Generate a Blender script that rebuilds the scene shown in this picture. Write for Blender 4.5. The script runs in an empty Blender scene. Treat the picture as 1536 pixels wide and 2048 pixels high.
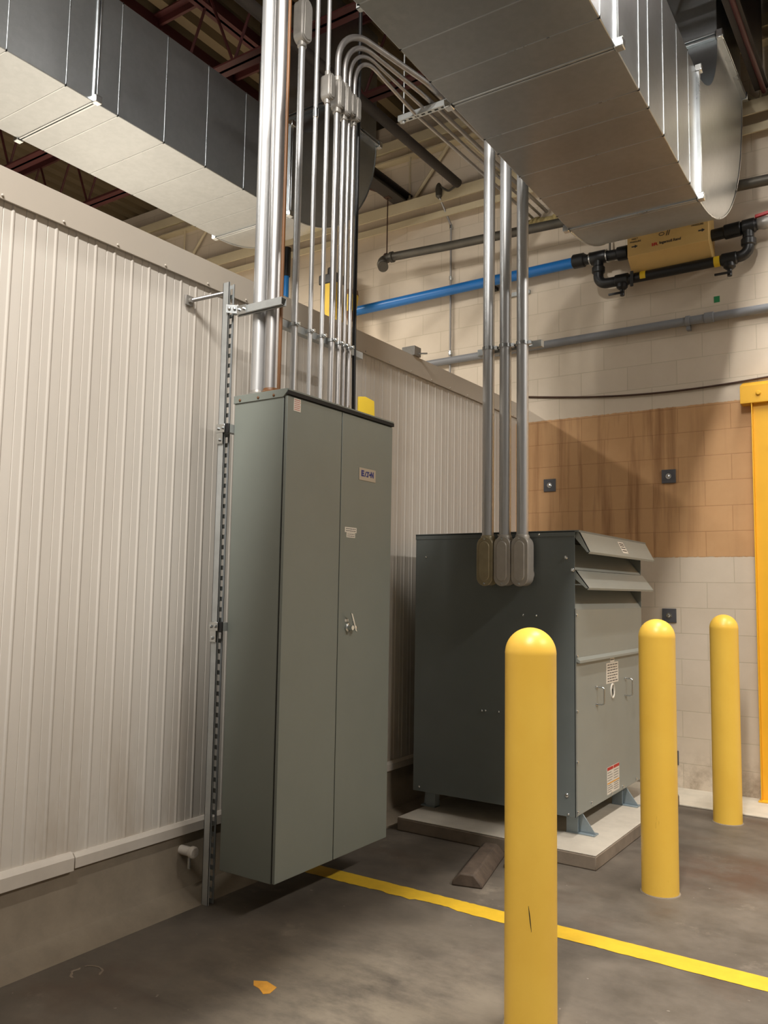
import bpy, bmesh, math, random
from mathutils import Vector, Matrix
random.seed(7)
scn = bpy.context.scene
COL = scn.collection
PI = math.pi

# ------------------------------------------------------------------ camera
R = ((0.8308, 0.5563, 0.0164), (-0.0388, 0.0873, -0.9954), (-0.5552, 0.8264, 0.0941))
cam_d = bpy.data.cameras.new('camera')
cam_d.sensor_fit = 'VERTICAL'
cam_d.sensor_height = 36.0
cam_d.lens = 1660.0 / 2048.0 * 36.0
cam_d.clip_start = 0.05
cam = bpy.data.objects.new('camera', cam_d)
COL.objects.link(cam)
rx, dn, fw = Vector(R[0]).normalized(), Vector(R[1]), Vector(R[2]).normalized()
up = rx.cross(fw).normalized()
fw = up.cross(rx).normalized()
M = Matrix((rx, up, -fw)).transposed().to_4x4()
M.translation = Vector((0, 0, 1.487))
cam.matrix_world = M
scn.camera = cam

# ------------------------------------------------------------------ light
def area(name, loc, sx, sy, watts, col, target=None, spread=180):
    d = bpy.data.lights.new(name, 'AREA')
    d.shape = 'RECTANGLE'
    d.size, d.size_y = sx, sy
    d.energy = watts
    d.color = col
    d.spread = math.radians(spread)
    o = bpy.data.objects.new(name, d)
    o.location = loc
    if target is not None:
        o.rotation_euler = (Vector(target) - Vector(loc)).to_track_quat('-Z', 'Y').to_euler()
    COL.objects.link(o)
    return o
WARM = (1.0, 0.92, 0.80)
NEUT = (1.0, 0.955, 0.895)
area('ceiling_strip_lamp_aisle', (-0.55, 4.5, 6.0), 0.25, 2.4, 450, NEUT)
area('ceiling_strip_lamp_aisle_near', (-0.45, 0.3, 6.0), 0.25, 2.4, 420, NEUT)
area('ceiling_strip_lamp_over_duct', (-1.40, -0.8, 6.0), 0.2, 3.0, 640, NEUT)
area('ceiling_strip_lamp_over_freezer', (-5.75, 4.0, 4.974), 0.22, 2.4, 160, WARM)
area('fill_lamp_far_aisle', (3.6, 4.3, 6.0), 0.4, 3.0, 360, NEUT)  # added fill lamp without a fixture, brightens faces turned to the right
wd = bpy.data.worlds.new('room_air')
scn.world = wd
wd.use_nodes = True
wd.node_tree.nodes['Background'].inputs[0].default_value = (1.0, 0.92, 0.82, 1)
wd.node_tree.nodes['Background'].inputs[1].default_value = 0.17
scn.view_settings.view_transform = 'Standard'
scn.view_settings.look = 'None'
scn.view_settings.gamma = 1.0
scn.view_settings.use_curve_mapping = False
scn.view_settings.exposure = -0.08

# ------------------------------------------------------------------ materials
def lin(c):
    return tuple((x / 255 / 12.92 if x / 255 <= 0.04045 else ((x / 255 + 0.055) / 1.055) ** 2.4) for x in c) + (1,)

class NT:
    def __init__(s, name):
        s.m = bpy.data.materials.new(name)
        s.m.use_nodes = True
        s.t = s.m.node_tree
        s.b = s.t.nodes['Principled BSDF']
        s._pos = None
    def n(s, typ, **kw):
        nd = s.t.nodes.new(typ)
        for k, v in kw.items():
            setattr(nd, k, v)
        return nd
    def link(s, a, b):
        s.t.links.new(a, b)
    def put(s, inp, v):
        if hasattr(v, 'is_output'):
            s.link(v, inp)
        else:
            inp.default_value = v
    def pos(s):
        if s._pos is None:
            s._pos = s.n('ShaderNodeNewGeometry').outputs['Position']
        return s._pos
    def xyz(s):
        sp = s.n('ShaderNodeSeparateXYZ')
        s.link(s.pos(), sp.inputs[0])
        return sp.outputs
    def math(s, op, a, b=0.0, c=None):
        nd = s.n('ShaderNodeMath', operation=op)
        s.put(nd.inputs[0], a); s.put(nd.inputs[1], b)
        if c is not None: s.put(nd.inputs[2], c)
        return nd.outputs[0]
    def noise(s, scale, detail=4, rough=0.6, stretch=None, coord=None):
        nd = s.n('ShaderNodeTexNoise')
        nd.inputs['Scale'].default_value = scale
        nd.inputs['Detail'].default_value = detail
        nd.inputs['Roughness'].default_value = rough
        v = coord if coord is not None else s.pos()
        if stretch:
            mp = s.n('ShaderNodeMapping')
            mp.inputs['Scale'].default_value = stretch
            s.link(v, mp.inputs[0]); v = mp.outputs[0]
        s.link(v, nd.inputs['Vector'])
        return nd.outputs['Fac']
    def ramp(s, fac, stops):
        r = s.n('ShaderNodeValToRGB')
        while len(r.color_ramp.elements) < len(stops):
            r.color_ramp.elements.new(0.5)
        for e, (p, c) in zip(r.color_ramp.elements, stops):
            e.position = p
            e.color = c if len(c) == 4 else (*c, 1)
        s.link(fac, r.inputs[0])
        return r.outputs[0]
    def step(s, x, a, b):           # 0 below a, 1 above b
        nd = s.n('ShaderNodeMapRange', clamp=True)
        s.put(nd.inputs[0], x); nd.inputs[1].default_value = a; nd.inputs[2].default_value = b
        return nd.outputs[0]
    def mix(s, f, a, b, mode='MIX'):
        nd = s.n('ShaderNodeMix', data_type='RGBA', blend_type=mode)
        s.put(nd.inputs[0], f)
        s.put(nd.inputs[6], a); s.put(nd.inputs[7], b)
        return nd.outputs[2]
    def bump(s, h, strength=0.2, dist=0.01):
        nd = s.n('ShaderNodeBump')
        nd.inputs['Strength'].default_value = strength
        nd.inputs['Distance'].default_value = dist
        s.link(h, nd.inputs['Height'])
        s.link(nd.outputs[0], s.b.inputs['Normal'])
    def set(s, **kw):
        for k, v in kw.items():
            s.put(s.b.inputs[k.replace('_', ' ')], v)
        return s

def paint(name, rgb, rough=0.45, var=0.06, scale=6, metallic=0.0, bump=0.0, spec=0.5, coat=0.0):
    t = NT(name)
    c = lin(rgb)
    f = t.noise(scale, 5, 0.6)
    lo = tuple(x * (1 - var) for x in c[:3]); hi = tuple(min(1, x * (1 + var)) for x in c[:3])
    t.set(Base_Color=t.ramp(f, [(0.3, lo), (0.7, hi)]), Roughness=rough, Metallic=metallic)
    t.b.inputs['Specular IOR Level'].default_value = spec
    t.b.inputs['Coat Weight'].default_value = coat
    if bump:
        t.bump(t.noise(scale * 30, 2), bump, 0.002)
    return t.m

def metal(name, rgb, rough=0.3, rvar=0.12, scale=5, stretch=None, cvar=0.12, met=1.0):
    t = NT(name)
    c = lin(rgb)
    f = t.noise(scale, 5, 0.65, stretch)
    lo = tuple(x * (1 - cvar) for x in c[:3]); hi = tuple(min(1, x * (1 + cvar)) for x in c[:3])
    rr = t.math('MULTIPLY_ADD', f, rvar * 2, rough - rvar)
    t.set(Base_Color=t.ramp(f, [(0.3, lo), (0.7, hi)]), Roughness=rr, Metallic=met)
    return t.m

def mat_floor():
    t = NT('worn_concrete_floor')
    x, y, z = t.xyz()
    a = t.noise(0.9, 6, 0.62)
    b = t.noise(4.5, 6, 0.7)
    c = t.ramp(a, [(0.33, lin((78, 71, 63))), (0.5, lin((98, 90, 80))), (0.7, lin((120, 110, 97)))])
    c = t.mix(0.45, c, t.ramp(b, [(0.35, lin((70, 64, 57))), (0.65, lin((118, 109, 98)))]))
    # rust brown blotches and dark oil marks
    r = t.step(t.noise(1.6, 5, 0.6, coord=t.pos()), 0.56, 0.7)
    c = t.mix(t.math('MULTIPLY', r, 0.45), c, lin((92, 70, 54)))
    o = t.step(t.noise(7.0, 4, 0.7), 0.68, 0.76)
    c = t.mix(t.math('MULTIPLY', o, 0.5), c, lin((52, 46, 42)))
    sp = t.step(t.noise(28, 2, 0.5), 0.74, 0.78)
    c = t.mix(t.math('MULTIPLY', sp, 0.6), c, lin((170, 162, 150)))
    w = t.step(t.noise(2.2, 6, 0.75, coord=t.pos()), 0.6, 0.72)
    c = t.mix(t.math('MULTIPLY', w, 0.5), c, lin((150, 139, 123)))
    k = t.step(t.noise(1.0, 5, 0.65, (0.5, 2.6, 1)), 0.52, 0.66)
    c = t.mix(t.math('MULTIPLY', k, 0.35), c, lin((64, 57, 51)))
    # lighter round patch on the foreground floor, broken up by noise
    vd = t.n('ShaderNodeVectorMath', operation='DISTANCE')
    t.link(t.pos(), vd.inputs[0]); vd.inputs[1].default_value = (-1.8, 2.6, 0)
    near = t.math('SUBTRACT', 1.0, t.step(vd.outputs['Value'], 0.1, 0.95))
    pale_patch = t.math('MULTIPLY', near, t.step(t.noise(2.6, 6, 0.7, (1.0, 1.8, 1)), 0.36, 0.6))
    c = t.mix(t.math('MULTIPLY', pale_patch, 0.65), c, lin((156, 144, 126)))
    vd = t.n('ShaderNodeVectorMath', operation='DISTANCE')
    t.link(t.pos(), vd.inputs[0]); vd.inputs[1].default_value = (-1.0, 4.9, 0)
    rs = t.math('MULTIPLY', t.math('SUBTRACT', 1.0, t.step(vd.outputs['Value'], 0.1, 0.55)), t.step(t.noise(4, 5, 0.7), 0.35, 0.6))
    c = t.mix(t.math('MULTIPLY', rs, 0.7), c, lin((84, 58, 44)))
    t.set(Base_Color=c, Roughness=t.math('MULTIPLY_ADD', b, 0.3, 0.45))
    t.bump(t.noise(40, 4, 0.7), 0.12, 0.004)
    return t.m

def mat_block():
    t = NT('painted_concrete_block')
    x, y, z = t.xyz()
    cb = t.n('ShaderNodeCombineXYZ')
    t.link(t.math('ADD', x, 1.7125 + 8.0), cb.inputs[0])
    t.link(t.math('ADD', z, 0.003 + 0.1988 * 7), cb.inputs[1])
    br = t.n('ShaderNodeTexBrick')
    br.offset = 0.5
    t.link(cb.outputs[0], br.inputs['Vector'])
    br.inputs['Scale'].default_value = 1.0
    br.inputs['Brick Width'].default_value = 0.4
    br.inputs['Row Height'].default_value = 0.1988
    br.inputs['Mortar Size'].default_value = 0.0035
    br.inputs['Mortar Smooth'].default_value = 0.3
    br.inputs['Bias'].default_value = 0.0
    br.inputs['Color1'].default_value = lin((218, 204, 184))
    br.inputs['Color2'].default_value = lin((210, 196, 176))
    br.inputs['Mortar'].default_value = lin((188, 176, 152))
    n1 = t.noise(2.0, 5, 0.65)
    cream = t.mix(0.35, br.outputs['Color'], t.ramp(n1, [(0.3, lin((196, 180, 158))), (0.7, lin((226, 212, 194)))]))
    # tan repainted rectangle
    edge = t.math('MULTIPLY_ADD', t.noise(30, 3), 0.02, -0.01)
    ze = t.math('ADD', z, edge)
    m = t.math('MULTIPLY', t.step(ze, 1.783, 1.790), t.math('SUBTRACT', 1.0, t.step(ze, 2.993, 3.0)))
    tan = t.mix(t.step(br.outputs['Fac'], 0.2, 0.9), lin((205, 160, 112)), lin((176, 130, 86)))
    tan = t.mix(0.3, tan, t.ramp(n1, [(0.35, lin((186, 140, 92))), (0.65, lin((214, 172, 126)))]))
    st = t.noise(1.0, 5, 0.6, (9.0, 0.0, 0.55))
    st = t.step(st, 0.5, 0.72)
    # run-down stains strongest behind the equipment
    zone = t.math('MULTIPLY', t.step(x, -3.2, -2.6), t.math('SUBTRACT', 1.0, t.step(x, -1.9, -1.5)))
    st = t.math('MULTIPLY', st, t.math('MULTIPLY_ADD', zone, 0.75, 0.15))
    tan = t.mix(st, tan, lin((128, 82, 42)))
    c = t.mix(m, cream, tan)
    # grime near the floor
    g = t.math('MULTIPLY', t.math('SUBTRACT', 1.0, t.step(z, 0.02, 0.35)), t.step(t.noise(6, 5, 0.7), 0.45, 0.7))
    c = t.mix(t.math('MULTIPLY', g, 0.8), c, lin((120, 98, 74)))
    t.set(Base_Color=c, Roughness=0.6)
    h = t.math('SUBTRACT', 1.0, br.outputs['Fac'])
    h = t.math('MULTIPLY_ADD', t.noise(55, 4, 0.7), 0.10, h)
    t.bump(h, 0.35, 0.006)
    return t.m

def mat_duct(name, rgb=(178, 182, 184), rough=0.34):
    t = NT(name)
    a = t.noise(1.7, 6, 0.7, (1, 1, 0.5))
    b = t.noise(26, 3, 0.6)
    c = t.ramp(a, [(0.3, tuple(x * 0.85 for x in lin(rgb)[:3])), (0.7, lin(rgb))])
    c = t.mix(0.06, c, t.ramp(b, [(0.4, lin((140, 143, 146))), (0.6, lin((205, 208, 210)))]))
    sm = t.step(t.noise(5, 5, 0.75), 0.62, 0.7)
    c = t.mix(t.math('MULTIPLY', sm, 0.12), c, lin((215, 215, 212)))
    t.set(Base_Color=c, Metallic=0.95, Roughness=t.math('MULTIPLY_ADD', a, 0.10, rough - 0.05))
    t.bump(t.noise(1.3, 2, 0.5), 0.08, 0.03)
    return t.m

def mat_concrete(name, rgb, var=0.2):
    t = NT(name)
    a = t.noise(5, 6, 0.7)
    c = lin(rgb)
    t.set(Base_Color=t.ramp(a, [(0.3, tuple(v * (1 - var) for v in c[:3])), (0.7, tuple(min(1, v * (1 + var)) for v in c[:3]))]), Roughness=0.8)
    t.bump(t.noise(60, 4, 0.7), 0.2, 0.004)
    return t.m

def mat_bollard():
    t = NT('yellow_bollard_plastic')
    a = t.noise(3, 4, 0.6)
    c = t.ramp(a, [(0.3, lin((240, 192, 74))), (0.7, lin((246, 202, 84)))])
    sc = t.step(t.noise(1.0, 3, 0.6, (38, 38, 5)), 0.735, 0.76)
    c = t.mix(t.math('MULTIPLY', sc, 0.35), c, lin((150, 100, 20)))
    t.set(Base_Color=c, Roughness=0.38)
    t.bump(t.noise(150, 2), 0.08, 0.001)
    return t.m

def mat_panelwall():
    t = NT('white_ribbed_sheet')
    x, y, z = t.xyz()
    a = t.noise(1.2, 5, 0.6, (1, 1, 0.25))
    c = t.ramp(a, [(0.3, lin((197, 190, 180))), (0.7, lin((216, 209, 199)))])
    d = t.math('MULTIPLY', t.step(t.noise(3.0, 5, 0.7, (1, 1, 0.3)), 0.5, 0.68), t.math('SUBTRACT', 1.0, t.step(z, 0.3, 1.1)))
    c = t.mix(t.math('MULTIPLY', d, 0.5), c, lin((168, 150, 128)))
    t.set(Base_Color=c, Roughness=0.42)
    return t.m

MT = dict(
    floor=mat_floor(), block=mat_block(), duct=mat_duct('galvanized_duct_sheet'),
    seam=metal('duct_seam', (196, 200, 202), 0.3), panelwall=mat_panelwall(),
    cap=paint('white_cap_flashing', (196, 187, 174), 0.4, 0.03, 2),
    basetrim=paint('white_base_trim', (205, 196, 184), 0.5, 0.08, 5),
    curb=mat_concrete('painted_curb', (136, 124, 107), 0.14),
    padside=mat_concrete('stained_pad_concrete', (132, 119, 104), 0.22),
    pad=mat_concrete('pad_concrete', (190, 182, 168), 0.12),
    strip=mat_concrete('light_painted_kerb', (205, 196, 178), 0.12),
    cab=paint('grey_cabinet_enamel', (128, 134, 127), 0.42, 0.03, 3, bump=0.03),
    xfm=paint('grey_transformer_enamel', (147, 151, 145), 0.42, 0.04, 3, bump=0.03),
    xshade=paint('shaded_transformer_enamel', (108, 115, 114), 0.45, 0.06, 3, bump=0.03),  # transformer grey with the shade of the front put into the colour
    gasket=paint('black_gasket', (22, 21, 20), 0.7),
    black=paint('black_plastic', (24, 24, 25), 0.4),
    conduit=metal('galvanized_conduit', (200, 200, 200), 0.42, 0.08, 3, (6, 6, 0.7), 0.07, 0.72),
    conduit2=metal('galvanized_conduit_dull', (182, 179, 177), 0.37, 0.1, 4, (4, 4, 0.6), 0.1, 0.9),
    fitting=metal('cast_conduit_body', (148, 144, 138), 0.42, 0.08, 20, None, 0.1, 0.35),
    castlit=metal('lightened_conduit_body', (186, 180, 171), 0.42, 0.08, 20, None, 0.08, 0.2),  # same cast metal as fitting, colour lightened to stand in for light
    castdark=metal('bronzed_conduit_body', (166, 154, 124), 0.38, 0.08, 20, None, 0.1, 0.2),
    strut=metal('zinc_strut', (182, 185, 184), 0.45, 0.1, 12, None, 0.1, 0.5),
    zinc=metal('bright_zinc', (215, 218, 218), 0.25, 0.08, 12),
    brown=paint('brown_pipe_paint', (112, 72, 34), 0.5, 0.15, 6),
    yellow=mat_bollard(), colyel=paint('yellow_steel_paint', (232, 176, 44), 0.42, 0.05, 3),
    line=paint('yellow_floor_paint', (222, 180, 44), 0.6, 0.10, 9),
    tape=paint('orange_floor_tape', (222, 160, 62), 0.6, 0.12, 20),
    deck=paint('roof_deck_beige', (100, 84, 58), 0.7, 0.1, 2),
    red=paint('red_primer_steel', (72, 27, 25), 0.6, 0.15, 4),
    darksteel=paint('dark_brown_steel', (52, 46, 42), 0.6, 0.15, 4),
    cream=paint('cream_steel_paint', (206, 192, 160), 0.55, 0.06, 3),
    iron=paint('dark_iron_pipe', (92, 88, 80), 0.5, 0.15, 8, metallic=0.5),
    greypvc=paint('grey_conduit_paint', (132, 134, 138), 0.45, 0.06, 5),
    blue=paint('blue_air_pipe', (30, 112, 186), 0.35, 0.05, 5),
    beige=paint('beige_filter_housing', (206, 172, 108), 0.5, 0.05, 5),
    plate=paint('grey_anchor_plate', (84, 84, 88), 0.5, 0.1, 12),
    white=paint('white_label', (226, 220, 208), 0.5, 0.02, 8),
    ink=paint('label_ink', (58, 56, 54), 0.6, 0.02),
    inkred=paint('red_label_ink', (188, 44, 40), 0.5, 0.02),
    logo=paint('blue_logo_ink', (28, 44, 120), 0.5, 0.02),
    plateb=paint('beige_nameplate', (182, 170, 152), 0.4, 0.02),
    rust=paint('rusty_cable', (74, 50, 36), 0.7, 0.2, 12),
    wood=paint('dark_weathered_block', (88, 75, 64), 0.75, 0.35, 14, bump=0.2),
    tagyel=paint('yellow_tag', (226, 190, 40), 0.5, 0.06, 8),
    green=paint('green_sticker', (40, 130, 80), 0.5),
    redh=paint('red_valve_handle', (176, 34, 36), 0.4),
    screen=paint('dark_vent_screen', (20, 20, 20), 0.7),
    wool=paint('mineral_wool', (190, 172, 120), 0.95, 0.25, 30, bump=0.5),
    galv=metal('galvanized_foot', (150, 162, 168), 0.45, 0.08, 14, None, 0.1, 0.5),
)

# ------------------------------------------------------------------ mesh helpers
class MB:
    def __init__(s):
        s.bm = bmesh.new()
    def face(s, pts):
        vs = [s.bm.verts.new(p) for p in pts]
        return s.bm.faces.new(vs)
    def box(s, x0, x1, y0, y1, z0, z1):
        v = [s.bm.verts.new((x, y, z)) for z in (z0, z1) for y in (y0, y1) for x in (x0, x1)]
        for q in ((0, 2, 3, 1), (4, 5, 7, 6), (0, 1, 5, 4), (2, 6, 7, 3), (0, 4, 6, 2), (1, 3, 7, 5)):
            s.bm.faces.new([v[i] for i in q])
        return s
    def obox(s, c, u, v, w):            # centre + three half-axis vectors
        c, u, v, w = map(Vector, (c, u, v, w))
        vs = [s.bm.verts.new(c + a * u + b * v + d * w) for d in (-1, 1) for b in (-1, 1) for a in (-1, 1)]
        for q in ((0, 2, 3, 1), (4, 5, 7, 6), (0, 1, 5, 4), (2, 6, 7, 3), (0, 4, 6, 2), (1, 3, 7, 5)):
            s.bm.faces.new([vs[i] for i in q])
        return s
    def prism(s, pts, vec):             # planar polygon swept along vec
        vec = Vector(vec)
        a = [s.bm.verts.new(p) for p in pts]
        b = [s.bm.verts.new(Vector(p) + vec) for p in pts]
        s.bm.faces.new(a); s.bm.faces.new(b[::-1])
        n = len(a)
        for i in range(n):
            s.bm.faces.new((a[i], b[i], b[(i + 1) % n], a[(i + 1) % n]))
        return s
    def tube(s, path, r, n=16, caps=True):
        path = [Vector(p) for p in path]
        rad = r if isinstance(r, (list, tuple)) else [r] * len(path)
        rings = []
        t0 = (path[1] - path[0]).normalized()
        u = t0.orthogonal().normalized()
        for i, p in enumerate(path):
            if i == 0: t = t0
            elif i == len(path) - 1: t = (path[i] - path[i - 1]).normalized()
            else: t = ((path[i] - path[i - 1]).normalized() + (path[i + 1] - path[i]).normalized()).normalized()
            u = (u - t * u.dot(t)).normalized()
            w = t.cross(u)
            rings.append([s.bm.verts.new(p + (u * math.cos(2 * PI * k / n) + w * math.sin(2 * PI * k / n)) * rad[i]) for k in range(n)])
        for a, b in zip(rings, rings[1:]):
            for k in range(n):
                s.bm.faces.new((a[k], a[(k + 1) % n], b[(k + 1) % n], b[k]))
        if caps:
            s.bm.faces.new(rings[0][::-1]); s.bm.faces.new(rings[-1])
        return s
    def lathe(s, base, axis, prof, n=32):   # prof: (radius, height) along axis
        base, ax = Vector(base), Vector(axis).normalized()
        return s.tube([base + ax * h for r, h in prof], [max(r, 1e-4) for r, h in prof], n)
    def ring(s, c, axis, r0, r1, h, n=24):
        c, ax = Vector(c), Vector(axis).normalized()
        u = ax.orthogonal().normalized(); w = ax.cross(u)
        def circ(r, d): return [s.bm.verts.new(c + ax * d + (u * math.cos(2 * PI * k / n) + w * math.sin(2 * PI * k / n)) * r) for k in range(n)]
        L = [circ(r0, 0), circ(r1, 0), circ(r1, h), circ(r0, h)]
        for a in range(4):
            A, B = L[a], L[(a + 1) % 4]
            for k in range(n):
                s.bm.faces.new((A[k], A[(k + 1) % n], B[(k + 1) % n], B[k]))
        return s

ORG = {}
def finish(o, label=None, cat=None, group=None, kind=None):
    if label: o['label'] = label
    if cat: o['category'] = cat
    if group: o['group'] = group
    if kind: o['kind'] = kind
    return o

def build(name, mb, m, parent=None, bev=0.0, seg=2, smooth=True, org=None, fixn=True):
    bm = mb.bm
    if fixn:
        bmesh.ops.recalc_face_normals(bm, faces=bm.faces[:])
    base = ORG[parent.name] if parent else Vector(org or (0, 0, 0))
    bmesh.ops.translate(bm, verts=bm.verts[:], vec=-base)
    for f in bm.faces: f.smooth = smooth
    if smooth:
        for e in bm.edges:
            if len(e.link_faces) != 2 or e.calc_face_angle(3.2) > math.radians(32):
                e.smooth = False
    me = bpy.data.meshes.new(name)
    bm.to_mesh(me); bm.free()
    me.materials.append(MT[m])
    o = bpy.data.objects.new(name, me)
    COL.objects.link(o)
    ORG[o.name] = base.copy()
    if parent: o.parent = parent
    else: o.location = base
    if bev:
        b = o.modifiers.new('edge_bevel', 'BEVEL')
        b.width = bev; b.segments = seg; b.limit_method = 'ANGLE'; b.angle_limit = math.radians(40)
    return o

def build_each(name, mb, m, parent, **kw):
    bm = mb.bm
    bm.verts.ensure_lookup_table()
    seen, groups = set(), []
    for v in bm.verts:
        if v in seen: continue
        st, isl = [v], []
        seen.add(v)
        while st:
            a = st.pop(); isl.append(a)
            for e in a.link_edges:
                b = e.other_vert(a)
                if b not in seen: seen.add(b); st.append(b)
        groups.append(isl)
    for isl in groups:
        q = MB(); mp = {v: q.bm.verts.new(v.co) for v in isl}
        for f in {f for v in isl for f in v.link_faces}:
            q.bm.faces.new([mp[v] for v in f.verts])
        build(name, q, m, parent, **kw)
    bm.free()

def thing(name, loc, label, cat, group=None):
    o = bpy.data.objects.new(name, None)
    o.empty_display_size = 0.1
    o.location = loc
    COL.objects.link(o)
    ORG[o.name] = Vector(loc)
    return finish(o, label, cat, group)

def struct(name, mb, m, **kw):
    return finish(build(name, mb, m, **kw), kind='structure')

def fillet(path, rad, n=9):
    path = [Vector(p) for p in path]
    out = [path[0]]
    for i in range(1, len(path) - 1):
        a, b, c = path[i - 1], path[i], path[i + 1]
        r = rad[i - 1] if isinstance(rad, (list, tuple)) else rad
        d1, d2 = (a - b).normalized(), (c - b).normalized()
        ang = d1.angle(d2)
        if ang > PI - 0.01: out.append(b); continue
        L = min(r / math.tan(ang / 2), (a - b).length * 0.98, (c - b).length * 0.98)
        rr = L * math.tan(ang / 2)
        ctr = b + (d1 + d2).normalized() * (rr / math.sin(ang / 2))
        p, q = b + d1 * L - ctr, b + d2 * L - ctr
        rot = p.rotation_difference(q)
        ax, tot = rot.to_axis_angle()
        for k in range(n + 1):
            out.append(ctr + Matrix.Rotation(tot * k / n, 3, ax) @ p)
    out.append(path[-1])
    return out

def lettering(name, body, size, loc, u, v, m, parent, width=None, depth=0.0006, bold=0.0, align='CENTER'):
    cu = bpy.data.curves.new('lettering_curve', 'FONT')
    cu.body = body; cu.size = size; cu.extrude = depth; cu.offset = bold
    cu.align_x = align; cu.align_y = 'CENTER'
    tmp = bpy.data.objects.new('lettering_tmp', cu)
    COL.objects.link(tmp)
    bpy.context.view_layer.update()
    me = bpy.data.meshes.new_from_object(tmp.evaluated_get(bpy.context.evaluated_depsgraph_get()))
    bpy.data.objects.remove(tmp)
    u, v = Vector(u).normalized(), Vector(v).normalized()
    w = u.cross(v)
    xs = [p.co.x for p in me.vertices]
    sx = width / (max(xs) - min(xs)) if width and xs else 1.0
    base = ORG[parent.name]
    for p in me.vertices:
        p.co = Vector(loc) - base + u * (p.co.x * sx) + v * p.co.y + w * p.co.z
    me.materials.clear(); me.materials.append(MT[m])
    me.name = name
    o = bpy.data.objects.new(name, me)
    COL.objects.link(o); o.parent = parent
    ORG[o.name] = base.copy()
    return o

def stadium(cx, cz, hw, hl, n=8):       # 2D stadium outline, long axis second
    pts = []
    for k in range(n + 1):
        a = PI * k / n
        pts.append((cx + hw * math.cos(a), cz + (hl - hw) + hw * math.sin(a)))
    for k in range(n + 1):
        a = PI + PI * k / n
        pts.append((cx + hw * math.cos(a), cz - (hl - hw) + hw * math.sin(a)))
    return pts

# ------------------------------------------------------------------ setting
XW, D, ZC = -3.123, 6.75, 6.25          # freezer wall face, back wall, roof deck
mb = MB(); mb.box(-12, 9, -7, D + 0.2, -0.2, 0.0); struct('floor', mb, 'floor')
mb = MB(); mb.box(-12, 9, D, D + 0.2, 0.0, ZC); struct('wall_back', mb, 'block')

mb = MB()                               # ribbed sheet face, roof and back of the insulated panel wall
per, y, prof = 0.1014, -4.0, []
while y < D - 0.11:
    prof += [(y, 0.0), (y + 0.044, 0.0), (y + 0.046, -0.002), (y + 0.048, -0.002), (y + 0.050, 0.0), (y + 0.082, 0.0), (y + 0.089, 0.0035), (y + 0.094, 0.0035)]
    y += per
prof.append((D, 0.0))
lo = [mb.bm.verts.new((XW + d, yy, 0.30)) for yy, d in prof]
hi = [mb.bm.verts.new((XW + d, yy, 3.05)) for yy, d in prof]
for i in range(len(prof) - 1):
    mb.bm.faces.new((lo[i], lo[i + 1], hi[i + 1], hi[i]))
mb.box(-9.0, XW - 0.012, -4.0, D, 0.0, 3.165)
struct('wall_left', mb, 'panelwall', smooth=False)
mb = MB()
mb.prism([(XW - 0.10, -4, 3.18), (XW + 0.016, -4, 3.18), (XW + 0.016, -4, 3.045), (XW + 0.011, -4, 3.043), (XW + 0.011, -4, 3.166), (XW - 0.10, -4, 3.166)], (0, D + 4, 0))
struct('trim_1', mb, 'cap', smooth=False)
mb = MB()
for i in range(24):
    yy = 0.1 + i * 0.285
    mb.lathe((XW + 0.016, yy, 3.058), (1, 0, 0), [(0.006, 0), (0.006, 0.003), (0.003, 0.006)], 10)
struct('trim_2', mb, 'cap')
mb = MB()
mb.prism([(XW - 0.01, -4, 0.36), (XW + 0.012, -4, 0.36), (XW + 0.03, -4, 0.34), (XW + 0.03, -4, 0.287), (XW - 0.01, -4, 0.287)], (0, 2.30 + 4, 0))
mb.prism([(XW - 0.01, 2.31, 0.352), (XW + 0.010, 2.31, 0.352), (XW + 0.024, 2.31, 0.336), (XW + 0.024, 2.31, 0.293), (XW - 0.01, 2.31, 0.293)], (0, D - 2.31, 0))
struct('trim_3', mb, 'basetrim', smooth=False)
mb = MB()
mb.prism([(XW - 0.02, -4, 0.0), (XW - 0.02, -4, 0.29), (XW + 0.008, -4, 0.29), (XW + 0.016, -4, 0.10), (XW + 0.04, -4, 0.05), (-2.965, -4, 0.004), (-2.955, -4, 0.0)], (0, D + 4, 0))
struct('baseboard_left', mb, 'curb')
mb = MB(); mb.box(-2.9, 3.0, 6.22, D, 0, 0.012); struct('baseboard_back', mb, 'strip', bev=0.004)

mb = MB()                               # fluted roof deck, flutes along Y
x, top = -12.0, []
while x < 9:
    top += [(x, ZC), (x + 0.10, ZC), (x + 0.125, ZC + 0.075), (x + 0.175, ZC + 0.075)]
    x += 0.20
va = [mb.bm.verts.new((xx, -7, zz)) for xx, zz in top]
vb = [mb.bm.verts.new((xx, D + 0.2, zz)) for xx, zz in top]
for i in range(len(top) - 1):
    mb.bm.faces.new((va[i], vb[i], vb[i + 1], va[i + 1]))
struct('ceiling', mb, 'deck', smooth=False, fixn=False)

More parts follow.
